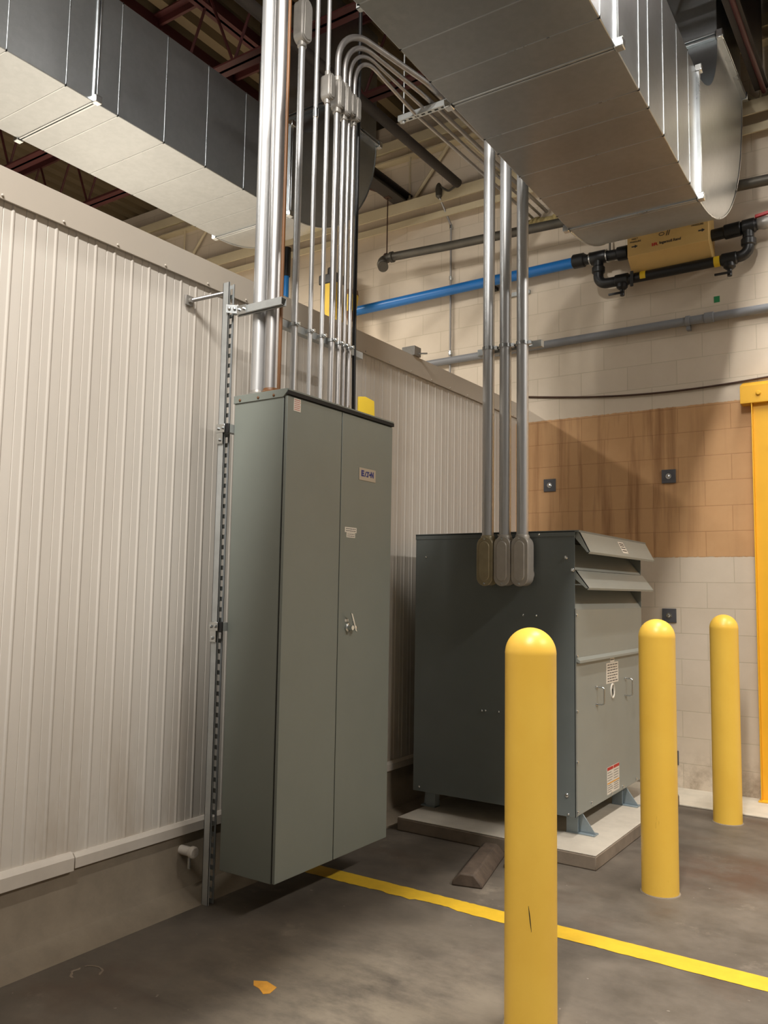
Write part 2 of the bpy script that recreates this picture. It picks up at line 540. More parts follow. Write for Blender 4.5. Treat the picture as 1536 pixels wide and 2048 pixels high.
# ------------------------------------------------------------------ roof steel
def joist_x(name, y, zb, zt, x0, x1, label, step=0.6):
    t = thing(name, (x0, y, zb), label, 'roof joist', 'red roof joists crossing above the freezer')
    mb = MB(); mb.box(x0, x1, y - 0.065, y - 0.005, zb, zb + 0.012); mb.box(x0, x1, y + 0.005, y + 0.065, zb, zb + 0.012)
    mb.box(x0, x1, y - 0.012, y - 0.005, zb, zb + 0.065); mb.box(x0, x1, y + 0.005, y + 0.012, zb, zb + 0.065)
    build('bottom_chord', mb, 'red', t)
    mb = MB(); mb.box(x0, x1, y - 0.065, y + 0.065, zt - 0.012, zt); mb.box(x0, x1, y - 0.012, y + 0.012, zt - 0.07, zt)
    build('top_chord', mb, 'red', t)
    n = int((x1 - x0) / step)
    mb = MB()
    for i in range(n):
        a, b = x0 + i * step, x0 + (i + 0.5) * step
        mb.tube([(a, y, zb + 0.03), (b, y, zt - 0.03)], 0.012, 8); mb.tube([(b, y, zt - 0.03), (a + step, y, zb + 0.03)], 0.012, 8)
    build('web', mb, 'red', t)
    return t
joist_x('roof_joist', 4.36, 5.50, ZC, -11, 8.5, 'red steel roof joist crossing over the big upright conduits')
joist_x('roof_joist', 5.26, 5.50, ZC, -11, 8.5, 'bright red roof joist seen between freezer top and duct, nearer the back wall')
for xx, zz, w, lab in ((-4.74, 6.12, 0.05, 'thin red beam running back above the left duct'), (-5.3, 6.12, 0.05, 'thin red beam over the freezer, left of the upright conduits')):
    mb = MB(); mb.box(xx - w, xx + w, -3, D - 0.02, zz, zz + 0.012); mb.box(xx - 0.012, xx + 0.012, -3, D - 0.02, zz, ZC)
    finish(build('roof_beam', mb, 'red', org=(xx, -3, zz)), lab, 'beam', 'red beams running back')
mb = MB(); mb.tube([(-3.60, -2, 5.27), (-3.60, D - 0.25, 5.27)], 0.042, 16)
finish(build('roof_pipe', mb, 'darksteel', org=(-3.6, -2, 5.27)), 'dark brown pipe running back to the cream wall girder, right of the left duct', 'pipe')
mb = MB(); mb.box(-4.38, -4.24, 5.56, D - 0.02, 5.305, 5.32); mb.box(-4.317, -4.303, 5.56, D - 0.02, 5.32, 5.40); mb.box(-4.38, -4.24, 5.56, D - 0.02, 5.40, 5.415)
finish(build('roof_beam', mb, 'darksteel', org=(-4.31, 5.56, 5.3)), 'dark steel beam ending on the cream girder behind the left duct elbow', 'beam')
for xx, wh in ((-1.0, 'closest to the big duct'), (-0.72, 'second from the big duct'), (-0.45, 'farthest from the big duct')):
    mb = MB(); mb.box(xx - 0.05, xx + 0.05, 2.6, D - 0.16, 5.36, 5.38); mb.box(xx - 0.01, xx + 0.01, 2.6, D - 0.16, 5.38, 6.2); mb.box(xx - 0.05, xx + 0.05, 2.6, D - 0.16, 6.2, 6.22)
    finish(build('roof_beam', mb, 'darksteel', org=(xx, 2.6, 5.36)), 'dark roof beam at the top right corner, %s' % wh, 'beam', 'dark beams right of the big duct')
mb = MB(); mb.tube([(-0.985, 5.3, 5.335), (-0.985, D - 0.17, 5.335)], 0.018, 12)
finish(build('sprinkler_pipe', mb, 'red', org=(-0.985, 5.3, 5.335)), 'thin red pipe among the dark beams at the top right corner', 'pipe')
mb = MB(); mb.tube([(-5.8, 3.0, 6.0), (-3.0, 4.6, 6.05)], 0.02, 10)
finish(build('roof_conduit', mb, 'iron', org=(-5.8, 3.0, 6.0)), 'thin grey conduit crossing under the roof deck left of the upright conduits', 'conduit')

g = thing('wall_girder', (-4, D, 5.1), 'cream painted steel girder with crossed webs along the top of the back wall', 'girder')
mb = MB(); mb.box(-11, 8.5, D - 0.16, D, 5.285, 5.30); mb.box(-11, 8.5, D - 0.16, D - 0.145, 5.19, 5.285); mb.box(-11, 8.5, D - 0.10, D - 0.0, 5.12, 5.135); mb.box(-11, 8.5, D - 0.10, D - 0.085, 5.07, 5.12)
build('bottom_chord', mb, 'cream', g)
mb = MB(); mb.box(-11, 8.5, D - 0.16, D, 5.95, 5.97); mb.box(-11, 8.5, D - 0.16, D - 0.145, 5.87, 5.95); mb.box(-11, 8.5, D - 0.1, D, 5.80, 5.815)
build('top_chord', mb, 'cream', g)
k = 0
x = -10.7
while x < 8:
    for dx, r in ((-0.46, 0.018), (0.0, 0.010), (0.46, 0.018)):
        mb = MB(); mb.tube([(x, D - 0.06, 5.29), (x + dx, D - 0.06, 5.82)], r, 8)
        build('web_bar', mb, 'cream', g)
    x += 1.075
# ------------------------------------------------------------------ ducts
def ytrans(y, yaw_x0, slope):           # sideways drift of a duct that is not quite square to the wall
    return yaw_x0 + (5.0 - y) * slope
def duct(name, x0, x1, z0, z1, y0, yj, joints, seams, ro, riser_top, slope, label, flz):
    t = thing(name, ((x0 + x1) / 2, yj, z0), label, 'duct')
    cuts = [y0] + joints + [yj]
    for a, b in zip(cuts, cuts[1:]):
        mb = MB()
        pts = lambda y: [(x0 + (5 - y) * slope, y, z0), (x1 + (5 - y) * slope, y, z0), (x1 + (5 - y) * slope, y, z1), (x0 + (5 - y) * slope, y, z1)]
        A, B = pts(a + 0.008), pts(b - 0.008)
        va = [mb.bm.verts.new(p) for p in A]; vb_ = [mb.bm.verts.new(p) for p in B]
        for i in range(4): mb.bm.faces.new((va[i], va[(i + 1) % 4], vb_[(i + 1) % 4], vb_[i]))
        mb.bm.faces.new(va); mb.bm.faces.new(vb_[::-1])
        sec = build('duct_section', mb, 'duct', t, bev=0.004)
        ss = [s for s in seams if a < s < b]
        if ss:
            mb = MB()
            for s in ss:
                d = (5 - s) * slope; e = 0.0018
                mb.box(x0 + d - e, x1 + d + e, s - 0.0025, s + 0.0025, z0 - 0.0015, z0 + 0.01)
                mb.box(x0 + d - e, x1 + d + e, s - 0.0025, s + 0.0025, z1 - 0.01, z1 + e)
                mb.box(x1 + d - 0.01, x1 + d + e, s - 0.0025, s + 0.0025, z0 - 0.0015, z1 + e)
                mb.box(x0 + d - e, x0 + d + 0.01, s - 0.0025, s + 0.0025, z0 - 0.0015, z1 + e)
            build('standing_seam', mb, 'seam', sec)
    for s in joints + [yj]:
        d = (5 - s) * slope; e = 0.022 if s == yj else 0.009
        mb = MB()
        for q in (-0.016, 0.003):
            mb.box(x0 + d - e, x1 + d + e, s + q, s + q + 0.013, z0 - e * 0.4, z0 + 0.012)
            mb.box(x0 + d - e, x1 + d + e, s + q, s + q + 0.013, z1 - 0.012, z1 + e)
            mb.box(x1 + d - 0.012, x1 + d + e, s + q, s + q + 0.013, z0 - e * 0.4, z1 + e)
            mb.box(x0 + d - e, x0 + d + 0.012, s + q, s + q + 0.013, z0 - e * 0.4, z1 + e)
        f = build('joint_flange', mb, 'seam', t, bev=0.002)
        mb = MB()
        for cx in (x0 + d - 0.016, x1 + d + 0.016):
            for cz in (z0 + 0.01, z1 - 0.0):
                mb.box(cx - 0.02, cx + 0.02, s - 0.022, s + 0.022, cz - 0.022, cz + 0.022)
        build_each('corner_clip', mb, 'zinc', f, bev=0.004)
    # elbow turning up
    h = z1 - z0
    cy, cz = yj + 0.04, z0 + ro
    ri = ro - h
    N = 20
    outer = [(cy + ro * math.sin(a), cz - ro * math.cos(a)) for a in [PI / 2 * i / N for i in range(N + 1)]]
    inner = [(cy + ri * math.sin(a), cz - ri * math.cos(a)) for a in [PI / 2 * i / N for i in range(N + 1)]]
    outer = [(yj + 0.01, z0)] + outer; inner = [(yj + 0.01, z1)] + inner
    mb = MB()
    vo0 = [mb.bm.verts.new((x0, p[0], p[1])) for p in outer]; vo1 = [mb.bm.verts.new((x1, p[0], p[1])) for p in outer]
    vi0 = [mb.bm.verts.new((x0, p[0], p[1])) for p in inner]; vi1 = [mb.bm.verts.new((x1, p[0], p[1])) for p in inner]
    for i in range(len(outer) - 1):
        mb.bm.faces.new((vo0[i], vo1[i], vo1[i + 1], vo0[i + 1])); mb.bm.faces.new((vi0[i], vi0[i + 1], vi1[i + 1], vi1[i]))
        mb.bm.faces.new((vo0[i], vo0[i + 1], vi0[i + 1], vi0[i])); mb.bm.faces.new((vo1[i], vi1[i], vi1[i + 1], vo1[i + 1]))
    el = build('elbow', mb, 'duct', t)
    for X in (x0, x1):
        mb = MB(); mb.tube([(X, p[0], p[1]) for p in outer], 0.007, 6); build('heel_seam', mb, 'seam', el)
    ya, yb = cy + ri, cy + ro
    mb = MB(); mb.box(x0, x1, ya, yb, cz + 0.005, riser_top); build('riser', mb, 'duct', t, bev=0.004)
    mb = MB(); e = 0.034
    for q in (-0.02, 0.006):
        mb.box(x0 - e, x1 + e, ya - e, ya + 0.01, cz + q, cz + q + 0.014); mb.box(x0 - e, x1 + e, yb - 0.01, yb + e, cz + q, cz + q + 0.014)
        mb.box(x0 - e, x0 + 0.01, ya - e, yb + e, cz + q, cz + q + 0.014); mb.box(x1 - 0.01, x1 + e, ya - e, yb + e, cz + q, cz + q + 0.014)
    f = build('joint_flange', mb, 'seam', t, bev=0.002)
    mb = MB()
    for cx in (x0 - 0.02, x1 + 0.02):
        for c2 in (ya - 0.015, yb + 0.015):
            mb.box(cx - 0.022, cx + 0.022, c2 - 0.022, c2 + 0.022, cz - 0.03, cz + 0.03)
    build_each('corner_clip', mb, 'zinc', f, bev=0.004)
    return t
duct('air_duct', -1.938, -1.124, 3.855, 4.675, -2.5, 5.0, [0.9, 3.37], [2.2, 2.55, 2.88, 3.15] + [3.73, 3.90, 4.19, 4.50, 4.78], 1.41, ZC, 0.022,
     'big galvanized duct at upper right, its elbow turning up by the back wall', 5.25)
duct('air_duct', -4.585, -3.865, 4.2, 4.9, -2.5, 4.43, [0.4, 2.761], [1.6, 1.9, 2.226, 2.574, 2.919, 3.263, 3.61, 3.964, 4.2], 1.07, ZC, 0.0,
     'galvanized duct at upper left running above the white freezer wall', 5.27)

# ------------------------------------------------------------------ electrical cabinet
CX0, CXF, CY0, CY1, CZ0, CZ1 = -2.88, -2.562, 2.945, 3.855, 0.162, 2.412
cab = thing('electrical_cabinet', (-2.71, 3.4, 0.162), 'tall grey two-door electrical cabinet hung on struts in front of the freezer wall', 'cabinet')
mb = MB(); mb.box(CX0, CXF, CY0, CY1, CZ0, CZ1); build('body', mb, 'cab', cab, bev=0.003)
mb = MB(); mb.prism([(CX0 - 0.004, CY0 - 0.006, CZ1 + 0.022), (CXF + 0.026, CY0 - 0.006, CZ1 + 0.022), (CXF + 0.026, CY0 - 0.006, CZ1 + 0.006), (CXF, CY0 - 0.006, CZ1 - 0.018), (CX0 - 0.004, CY0 - 0.006, CZ1 - 0.018)], (0, CY1 - CY0 + 0.012, 0))
lid = build('lid', mb, 'cab', cab, bev=0.002)
mb = MB()
for xx in (-2.84, -2.72, -2.62):
    mb.lathe((xx, CY0 - 0.006, CZ1 - 0.004), (0, -1, 0), [(0.007, 0), (0.007, 0.003), (0.003, 0.006)], 10)
build_each('screw', mb, 'brown', lid)
mb = MB(); mb.box(CXF - 0.01, CXF + 0.029, CY0 - 0.004, CY1 + 0.004, CZ1 - 0.006, CZ1 + 0.013); build('gasket', mb, 'gasket', cab)
mb = MB(); mb.box(CXF, CXF + 0.006, CY0 + 0.004, CY1 - 0.004, CZ0 + 0.004, CZ1 - 0.01); build('door_seal', mb, 'gasket', cab)
def door(y0, y1):
    mb = MB(); mb.box(CXF + 0.006, CXF + 0.022, y0, y1, CZ0 + 0.002, CZ1 - 0.012)
    return build('door', mb, 'cab', cab, bev=0.0025)
d1 = door(CY0 + 0.002, 3.378); d2 = door(3.383, CY1 - 0.001)
XD = CXF + 0.022
# handle
mb = MB(); mb.lathe((XD, 3.462, 1.295), (1, 0, 0), [(0.022, 0), (0.022, 0.006), (0.014, 0.010), (0.012, 0.035)], 20)
mb.obox((XD + 0.03, 3.474, 1.322), (0.004, 0, 0), (0, 0.007, -0.004), (0, -0.020, 0.045)); mb.lathe((XD + 0.012, 3.500, 1.292), (1, 0, 0), [(0.011, 0), (0.011, 0.016), (0.004, 0.02)], 14)
mb.tube([(XD + 0.02, 3.462, 1.295), (XD + 0.022, 3.500, 1.292)], 0.006, 8)
build('handle', mb, 'zinc', d2)
mb = MB(); mb.box(XD, XD + 0.0015, 3.437, 3.468, 1.325, 1.338); build('latch_tag', mb, 'white', d2)
# nameplate
mb = MB(); mb.box(XD, XD + 0.003, 3.536, 3.690, 2.068, 2.135); npl = build('nameplate', mb, 'plateb', d2, bev=0.002)
lettering('lettering', 'E', 0.042, (XD + 0.0032, 3.566, 2.104), (0, 1, 0), (0, 0, 1), 'logo', npl, 0.026, bold=0.0024)
mb = MB()
def tri(pts): mb.prism([(XD + 0.003, a, b) for a, b in pts], (0.001, 0, 0))
tri([(3.583, 2.089), (3.596, 2.119), (3.600, 2.112), (3.591, 2.089)]); tri([(3.600, 2.096), (3.608, 2.096), (3.611, 2.089), (3.603, 2.089)])
tri([(3.602, 2.119), (3.628, 2.119), (3.628, 2.112), (3.602, 2.112)]); tri([(3.611, 2.112), (3.619, 2.112), (3.619, 2.089), (3.611, 2.089)])
mb.lathe((XD + 0.003, 3.634, 2.104), (1, 0, 0), [(0.0065, 0), (0.0065, 0.001)], 14)
build('lettering', mb, 'logo', npl)
lettering('lettering', 'N', 0.042, (XD + 0.0032, 3.655, 2.104), (0, 1, 0), (0, 0, 1), 'logo', npl, 0.028, bold=0.0024)
def label_plate(name, parent, x, y0, y1, z0, z1, lines, m='white', ink='ink', header=None):
    mb = MB(); mb.box(x, x + 0.0012, y0, y1, z0, z1); o = build(name, mb, m, parent)
    if lines:
        mb = MB(); h = (z1 - z0) / (lines + 0.6)
        for i in range(lines):
            zc = z1 - h * (i + 0.8); yy = y0 + (y1 - y0) * 0.1
            while yy < y1 - (y1 - y0) * 0.16:
                w = min(random.uniform(0.1, 0.22) * (y1 - y0), y1 - (y1 - y0) * 0.08 - yy)
                mb.box(x + 0.0012, x + 0.0016, yy, yy + w, zc - h * 0.16, zc + h * 0.16)
                yy += w + 0.04 * (y1 - y0)
        build('print_lines', mb, ink, o)
    return o
label_plate('door_label', d2, XD, 3.421, 3.524, 1.783, 1.810, 2); label_plate('door_label', d2, XD, 3.436, 3.512, 1.757, 1.782, 2)
label_plate('caution_label', d1, XD, 2.992, 3.044, 2.335, 2.397, 6, ink='inkred')

# ------------------------------------------------------------------ strut posts and channels
def slotted(mb, x0, x1, y0, y1, z0, z1, pitch=0.0508, sl=0.030, sw=0.016):    # flange plate in the XZ plane with slots
    xm = (x0 + x1) / 2
    mb.box(x0, xm - sw / 2, y0, y1, z0, z1); mb.box(xm + sw / 2, x1, y0, y1, z0, z1)
    z = z0
    while z < z1:
        mb.box(xm - sw / 2, xm + sw / 2, y0, y1, z, min(z + pitch - sl, z1)); z += pitch
def post(name, x, y, h, label):
    t = thing(name, (x, y, 0), label, 'strut post', 'strut posts carrying the grey cabinet')
    mb = MB(); a = 0.0205
    mb.box(x - a, x - a + 0.0025, y - a, y + a, 0, h); mb.box(x - a, x + a, y - a, y - a + 0.0025, 0, h)
    slotted(mb, x - a, x + a, y + a - 0.0025, y + a, 0.0, h)
    mb.box(x + a - 0.0025, x + a, y - a, y - a + 0.008, 0, h); mb.box(x + a - 0.0025, x + a, y + a - 0.004, y + a, 0, h)
    build('channel', mb, 'strut', t, smooth=False)
    return t
p1 = post('strut_post', -2.9395, 2.936, 3.02, 'slotted zinc strut post standing at the near side of the grey cabinet')
post('strut_post', -2.9395, 3.93, 2.93, 'strut post mostly hidden behind the far end of the grey cabinet')
for z, nm in ((2.27, 'upper'), (1.30, 'lower')):
    t = thing('strut_channel', (-2.9, 3.4, z), '%s horizontal strut behind the cabinet, its black end cap beside the post' % nm, 'strut channel', 'horizontal struts behind the cabinet')
    mb = MB(); mb.box(-2.918, -2.8815, 2.917, 3.905, z - 0.0205, z + 0.0205); build('channel', mb, 'strut', t)
    mb = MB(); mb.box(-2.9185, -2.8805, 2.908, 2.917, z - 0.023, z + 0.023); build('end_cap', mb, 'black', t, bev=0.002)
    mb = MB()
    mb.box(-2.962, -2.903, 2.901, 2.907, z - 0.02, z + 0.022); mb.box(-2.962, -2.920, 2.907, 2.914, z - 0.075, z + 0.022)
    b = build('angle_fitting', mb, 'zinc', t, bev=0.002)
    mb = MB()
    for bx, bz in ((-2.945, z), (-2.915, z + 0.002), (-2.94, z - 0.055)):
        mb.lathe((bx, 2.907 if bz < z - 0.03 else 2.901, bz), (0, -1, 0), [(0.0085, 0), (0.0085, 0.006), (0.005, 0.009)], 6)
    build_each('bolt', mb, 'zinc', b)
t = thing('strut_channel', (-2.75, 2.96, 2.85), 'short strut crossing in front of the two fat upright conduits', 'strut channel')
mb = MB(); mb.box(-2.90, -2.588, 2.936, 2.9385, 2.850, 2.888); mb.box(-2.90, -2.588, 2.9385, 2.974, 2.8855, 2.888); mb.box(-2.90, -2.588, 2.9715, 2.974, 2.850, 2.888)
mb.box(-2.90, -2.588, 2.9385, 2.948, 2.850, 2.8525); mb.box(-2.90, -2.588, 2.962, 2.9715, 2.850, 2.8525)
build('channel', mb, 'strut', t)
mb = MB(); mb.obox((-2.897, 2.922, 2.876), (0.028, 0.016, -0.003), (0.001, -0.002, 0), (0, 0, 0.021)); mb.box(-2.872, -2.812, 2.929, 2.934, 2.846, 2.89)
b = build('angle_fitting', mb, 'zinc', t)
mb = MB()
for bx, by, bz in ((-2.908, 2.912, 2.878), (-2.885, 2.926, 2.876), (-2.858, 2.928, 2.868), (-2.828, 2.928, 2.868)):
    mb.lathe((bx, by, bz), (0, -1, 0), [(0.008, 0), (0.008, 0.006), (0.004, 0.009)], 6)
build_each('bolt', mb, 'zinc', b)
t = thing('wall_brace', (-3.1, 2.83, 2.93), 'short brace rod from the freezer wall to the top of the strut post', 'brace')
mb = MB(); mb.tube([(XW + 0.01, 2.832, 2.930), (-2.962, 2.934, 2.975)], 0.011, 12); build('rod', mb, 'conduit2', t)
mb = MB(); mb.box(XW + 0.007, XW + 0.016, 2.805, 2.857, 2.905, 2.957); mb.lathe((XW + 0.016, 2.832, 2.930), (1, 0, 0), [(0.014, 0), (0.014, 0.014)], 6); build('wall_plate', mb, 'fitting', t, bev=0.002)

# ------------------------------------------------------------------ conduits rising from the cabinet
ZT = CZ1 + 0.022
def clampband(mb, x, y, z, r, dirx=1):
    mb.ring((x, y, z - 0.009), (0, 0, 1), r + 0.0005, r + 0.004, 0.018, 18)
    mb.box(x - r - 0.03, x - r * 0.4, y - 0.004, y + 0.004, z - 0.009, z + 0.009)
    mb.box(x + r, x + r + 0.02, y - 0.006, y + 0.006, z - 0.009, z + 0.009)
    mb.tube([(x + r + 0.012, y - 0.014, z), (x + r + 0.012, y + 0.016, z)], 0.004, 6)
def couple(mb, x, y, z, r, h=0.05):
    mb.lathe((x, y, z), (0, 0, 1), [(r, 0), (r * 1.22, 0.004), (r * 1.22, h - 0.004), (r, h)], 16)
for xx, mm, lab in ((-2.793, 'conduit', 'fat galvanized upright conduit nearest the strut post'), (-2.706, 'conduit2', 'fat galvanized upright conduit beside the thin brown pipe')):
    t = thing('conduit', (xx, 3.015, ZT), lab, 'conduit', 'fat conduits from the near end of the cabinet')
    mb = MB(); mb.tube([(xx, 3.015, ZT - 0.004), (xx, 3.015, ZC)], 0.038, 28); build('pipe', mb, mm, t)
    mb = MB(); mb.lathe((xx, 3.015, ZT), (0, 0, 1), [(0.05, 0), (0.05, 0.012), (0.042, 0.018), (0.039, 0.03)], 24); build('hub', mb, 'fitting' if mm == 'conduit' else 'brown', t)
mb = MB(); mb.tube([(-2.642, 2.997, ZT - 0.002), (-2.638, 2.997, 3.4), (-2.642, 2.997, ZC)], 0.0085, 12)
finish(build('thin_pipe', mb, 'brown', org=(-2.642, 2.997, ZT)), 'thin rusty brown pipe rising beside the fat conduits', 'pipe')
XR = -2.80
rs = thing('strut_channel', (-2.85, 3.5, 2.88), 'long strut above the cabinet with pipe clamps holding the row of thinner conduits', 'strut channel')
mb = MB(); mb.box(-2.868, -2.828, 3.19, 3.955, 2.862, 2.902); build('channel', mb, 'strut', rs, bev=0.001)
def body(mb, y, z0, z1, hw, x=XR, dx=0.03):
    pts = stadium(y, (z0 + z1) / 2, hw, (z1 - z0) / 2)
    mb.prism([(x - dx, a, b) for a, b in pts], (2 * dx, 0, 0))
def cover(mb, y, z0, z1, hw, x):
    pts = stadium(y, (z0 + z1) / 2, hw, (z1 - z0) / 2); mb.prism([(x, a, b) for a, b in pts], (0.006, 0, 0))
    pts = stadium(y, (z0 + z1) / 2, hw * 0.66, (z1 - z0) / 2 - hw * 0.3); mb.prism([(x + 0.005, a, b) for a, b in pts], (0.005, 0, 0))
CBG = 'conduits rising from the cabinet row'
def riser(y, r, mm, lab, path=None, bz=None, bhw=0.032, coup=None):
    t = thing('conduit', (XR, y, ZT), lab, 'conduit', CBG)
    mb = MB()
    p = path or [(XR, y, ZT - 0.004), (XR, y, ZC)]
    mb.tube(p, r, 18); build('pipe', mb, mm, t)
    if bz:
        mb = MB(); body(mb, y, bz[0], bz[1], bhw); couple(mb, XR, y, bz[0] - 0.022, r * 1.15, 0.035); couple(mb, XR, y, bz[1] - 0.012, r * 1.15, 0.035)
        cb = build('conduit_body', mb, 'fitting', t, bev=0.004)
        mb = MB(); cover(mb, y, bz[0] + 0.002, bz[1] - 0.002, bhw * 0.96, XR + 0.03); build('cover', mb, 'fitting', cb, bev=0.002)
    if coup:
        mb = MB(); couple(mb, XR, y, coup, r, 0.06); build('coupling', mb, 'zinc', t)
    mb = MB(); clampband(mb, XR, y, 2.882, r); build('clamp', mb, 'zinc', rs)
    return t
riser(3.286, 0.0185, 'conduit', 'upright conduit with a large conduit body near the top of the photo', bz=(4.46, 4.71), bhw=0.042)
riser(3.418, 0.0125, 'conduit', 'thin upright conduit with a coupling, between two wider ones', coup=4.10)
riser(3.520, 0.0125, 'conduit', 'thin upright conduit with a small body, passing left of the curved bends', bz=(4.255, 4.41), bhw=0.028)
for y, r, xi, zr, b0, lab in ((3.612, 0.0185, -2.66, 4.79, (4.245, 4.425), 'conduit with the outermost of the four bends, running back along the big duct'),
                              (3.678, 0.0155, -2.725, 4.765, (4.235, 4.42), 'second conduit of the bent group counted from the outer bend'),
                              (3.728, 0.0115, -2.785, 4.745, (4.26, 4.40), 'third conduit of the bent group counted from the outer bend'),
                              (3.778, 0.0125, -2.85, 4.725, (4.25, 4.40), 'conduit with the innermost of the four bends, closest to the left duct')):
    p = fillet([(XR, y, ZT - 0.004), (XR, y, zr), (xi, y + 0.75, zr - 0.01), (xi - 0.10, D, zr + 0.14)], [0.24, 0.5], 12)
    riser(y, r, 'conduit2', lab, p, b0, 0.026)
mb = MB(); mb.tube(fillet([(-2.835, 3.90, 1.2), (-2.835, 3.87, 3.2), (-2.83, 3.865, 4.1), (-2.83, 3.865, ZC)], 0.3), 0.012, 12)
finish(build('power_cable', mb, 'black', org=(-2.835, 3.87, 1.2)), 'black cable rising behind the far end of the cabinet', 'cable')
# trapeze under the bent conduits
t = thing('trapeze_hanger', (-2.75, 4.55, 4.67), 'slotted trapeze strut hanging under the four bent conduits', 'hanger')
mb = MB(); mb.box(-2.99, -2.53, 4.54, 4.58, 4.742, 4.745)
for s0 in (4.54, 4.5775):
    mb.box(-2.99, -2.53, s0, s0 + 0.0025, 4.705, 4.745)
xx = -2.985
mb.box(-2.99, -2.53, 4.54, 4.551, 4.703, 4.7055); mb.box(-2.99, -2.53, 4.569, 4.58, 4.703, 4.7055)
while xx < -2.54:
    mb.box(xx, xx + 0.022, 4.551, 4.569, 4.703, 4.7055); xx += 0.0508
build('channel', mb, 'strut', t)
for xx in (-2.955, -2.56):
    mb = MB(); mb.tube([(xx, 4.56, 4.69), (xx, 4.56, ZC)], 0.005, 8); mb.lathe((xx, 4.56, 4.688), (0, 0, 1), [(0.010, 0), (0.010, 0.012)], 6); build('threaded_rod', mb, 'strut', t)
t = thing('duct_hanger', (-1.8, 3.5, 4.70), 'slotted strut end sticking out above the near left edge of the big duct', 'hanger')
mb = MB(); mb.box(-2.58, -0.98, 3.48, 3.52, 4.70, 4.703); mb.box(-2.58, -0.98, 3.48, 3.483, 4.70, 4.74); mb.box(-2.58, -0.98, 3.517, 3.52, 4.70, 4.74); build('channel', mb, 'strut', t)
for xx in (-2.535, -1.015):
    mb = MB(); mb.tube([(xx, 3.50, 4.69), (xx, 3.50, ZC)], 0.005, 8); build('threaded_rod', mb, 'strut', t)
mb = MB()
for i in range(9):
    xx = -2.99 + i * 0.045 + random.uniform(-0.01, 0.01)
    mb.lathe((xx, D - 0.005, 4.80 + random.uniform(-0.012, 0.012)), (0, -1, 0), [(0.05, 0), (0.052, 0.03), (0.035, 0.06), (0.01, 0.075)], 9)
finish(build('wall_packing', mb, 'wool', org=(-2.8, D, 4.8)), 'ragged tan mineral wool packed where four conduits enter the wall', 'insulation')

# ------------------------------------------------------------------ transformer on its pad
mb = MB(); mb.box(-2.885, -1.608, 4.498, 6.215, 0.0, 0.074)
pad = finish(build('concrete_pad', mb, 'padside', bev=0.006, org=(-2.25, 5.3, 0)), 'raised concrete pad under the grey transformer', 'pad')
mb = MB(); mb.box(-2.883, -1.610, 4.500, 6.213, 0.074, 0.081); build('painted_top', mb, 'pad', pad, bev=0.003)
TX0, TX1, TY0, TY1, TZ0, TZ1 = -2.906, -1.806, 4.72, 6.03, 0.20, 1.855
tf = thing('transformer', (-2.35, 5.35, 0.081), 'large grey dry-type transformer with two louvre hoods on the concrete pad', 'transformer')
mb = MB(); mb.box(TX0, TX1 - 0.004, TY0 + 0.004, TY1, TZ0, 1.392); mb.box(TX0, -1.96, TY0 + 0.004, TY1, 1.392, TZ1 - 0.004)
mb.box(-1.96, TX1, TY1 - 0.004, TY1, 1.392, TZ1 - 0.004); build('body', mb, 'xfm', tf)
mb = MB(); mb.box(TX0 - 0.002, TX1 + 0.002, TY0, TY0 + 0.004, TZ0, TZ1)
mb.box(TX1 - 0.003, TX1 + 0.002, TY0, TY0 + 0.022, TZ0, 1.40)
fp = build('end_panel', mb, 'xshade', tf, bev=0.001)
mb = MB(); mb.box(TX0 - 0.004, -1.775, TY0 - 0.004, TY1 + 0.02, TZ1 - 0.004, TZ1 + 0.008); mb.box(TX0 - 0.004, -1.80, TY0 - 0.004, TY0 - 0.0005, TZ1 - 0.028, TZ1 + 0.004)
build('top_panel', mb, 'xshade', tf, bev=0.002)
mb = MB()
for bx, bz in ((-2.827, 1.712), (-1.855, 1.701), (-1.815, 1.626), (-2.135, 1.352), (-2.047, 1.351), (-2.411, 0.753), (-2.387, 0.755), (-2.295, 0.757), (-2.859, 0.228), (-1.858, 0.321), (-1.849, 0.216), (-2.3, 1.845), (-2.03, 1.842)):
    rr = 0.012 if bz in (0.321, 1.701, 1.626) else 0.007
    mb.lathe((bx, TY0 - 0.0005, bz), (0, -1, 0), [(rr, 0), (rr, 0.005), (rr * 0.5, 0.009)], 10)
build_each('screw', mb, 'zinc', fp)
# louvre recess: screen, sloped baffles, hoods
mb = MB(); mb.box(-1.958, -1.954, TY0 + 0.006, TY1 - 0.006, 1.40, TZ1 - 0.006)
z = 1.42
while z < 1.84:
    mb.box(-1.954, -1.950, TY0 + 0.006, TY1 - 0.006, z, z + 0.004); z += 0.018
build('vent_screen', mb, 'screen', tf)
for za, zb in ((1.60, 1.392), (1.80, 1.628)):
    mb = MB(); mb.prism([(-1.945, TY0 + 0.006, za), (-1.941, TY0 + 0.006, za), (TX1, TY0 + 0.006, zb), (TX1 - 0.004, TY0 + 0.006, zb)], (0, TY1 - TY0 - 0.012, 0)); build('baffle', mb, 'xfm', tf)
def hood(xa, za, xb, zb, y0, y1, lip=0.012):
    mb = MB(); mb.prism([(xa, y0, za), (xb, y0, zb), (xb - 0.006, y0, zb - lip), (xb - 0.012, y0, zb - lip), (xb - 0.005, y0, zb - 0.002), (xa - 0.004, y0, za - 0.005)], (0, y1 - y0, 0))
    for yy in (y0, y1 - 0.003):
        mb.prism([(xa - 0.02, yy, za), (xa, yy, za), (xb, yy, zb), (xb - 0.018, yy, zb - 0.004), (xa - 0.035, yy, za - 0.028)], (0, 0.003, 0))
    return build('louvre_hood', mb, 'xfm', tf)
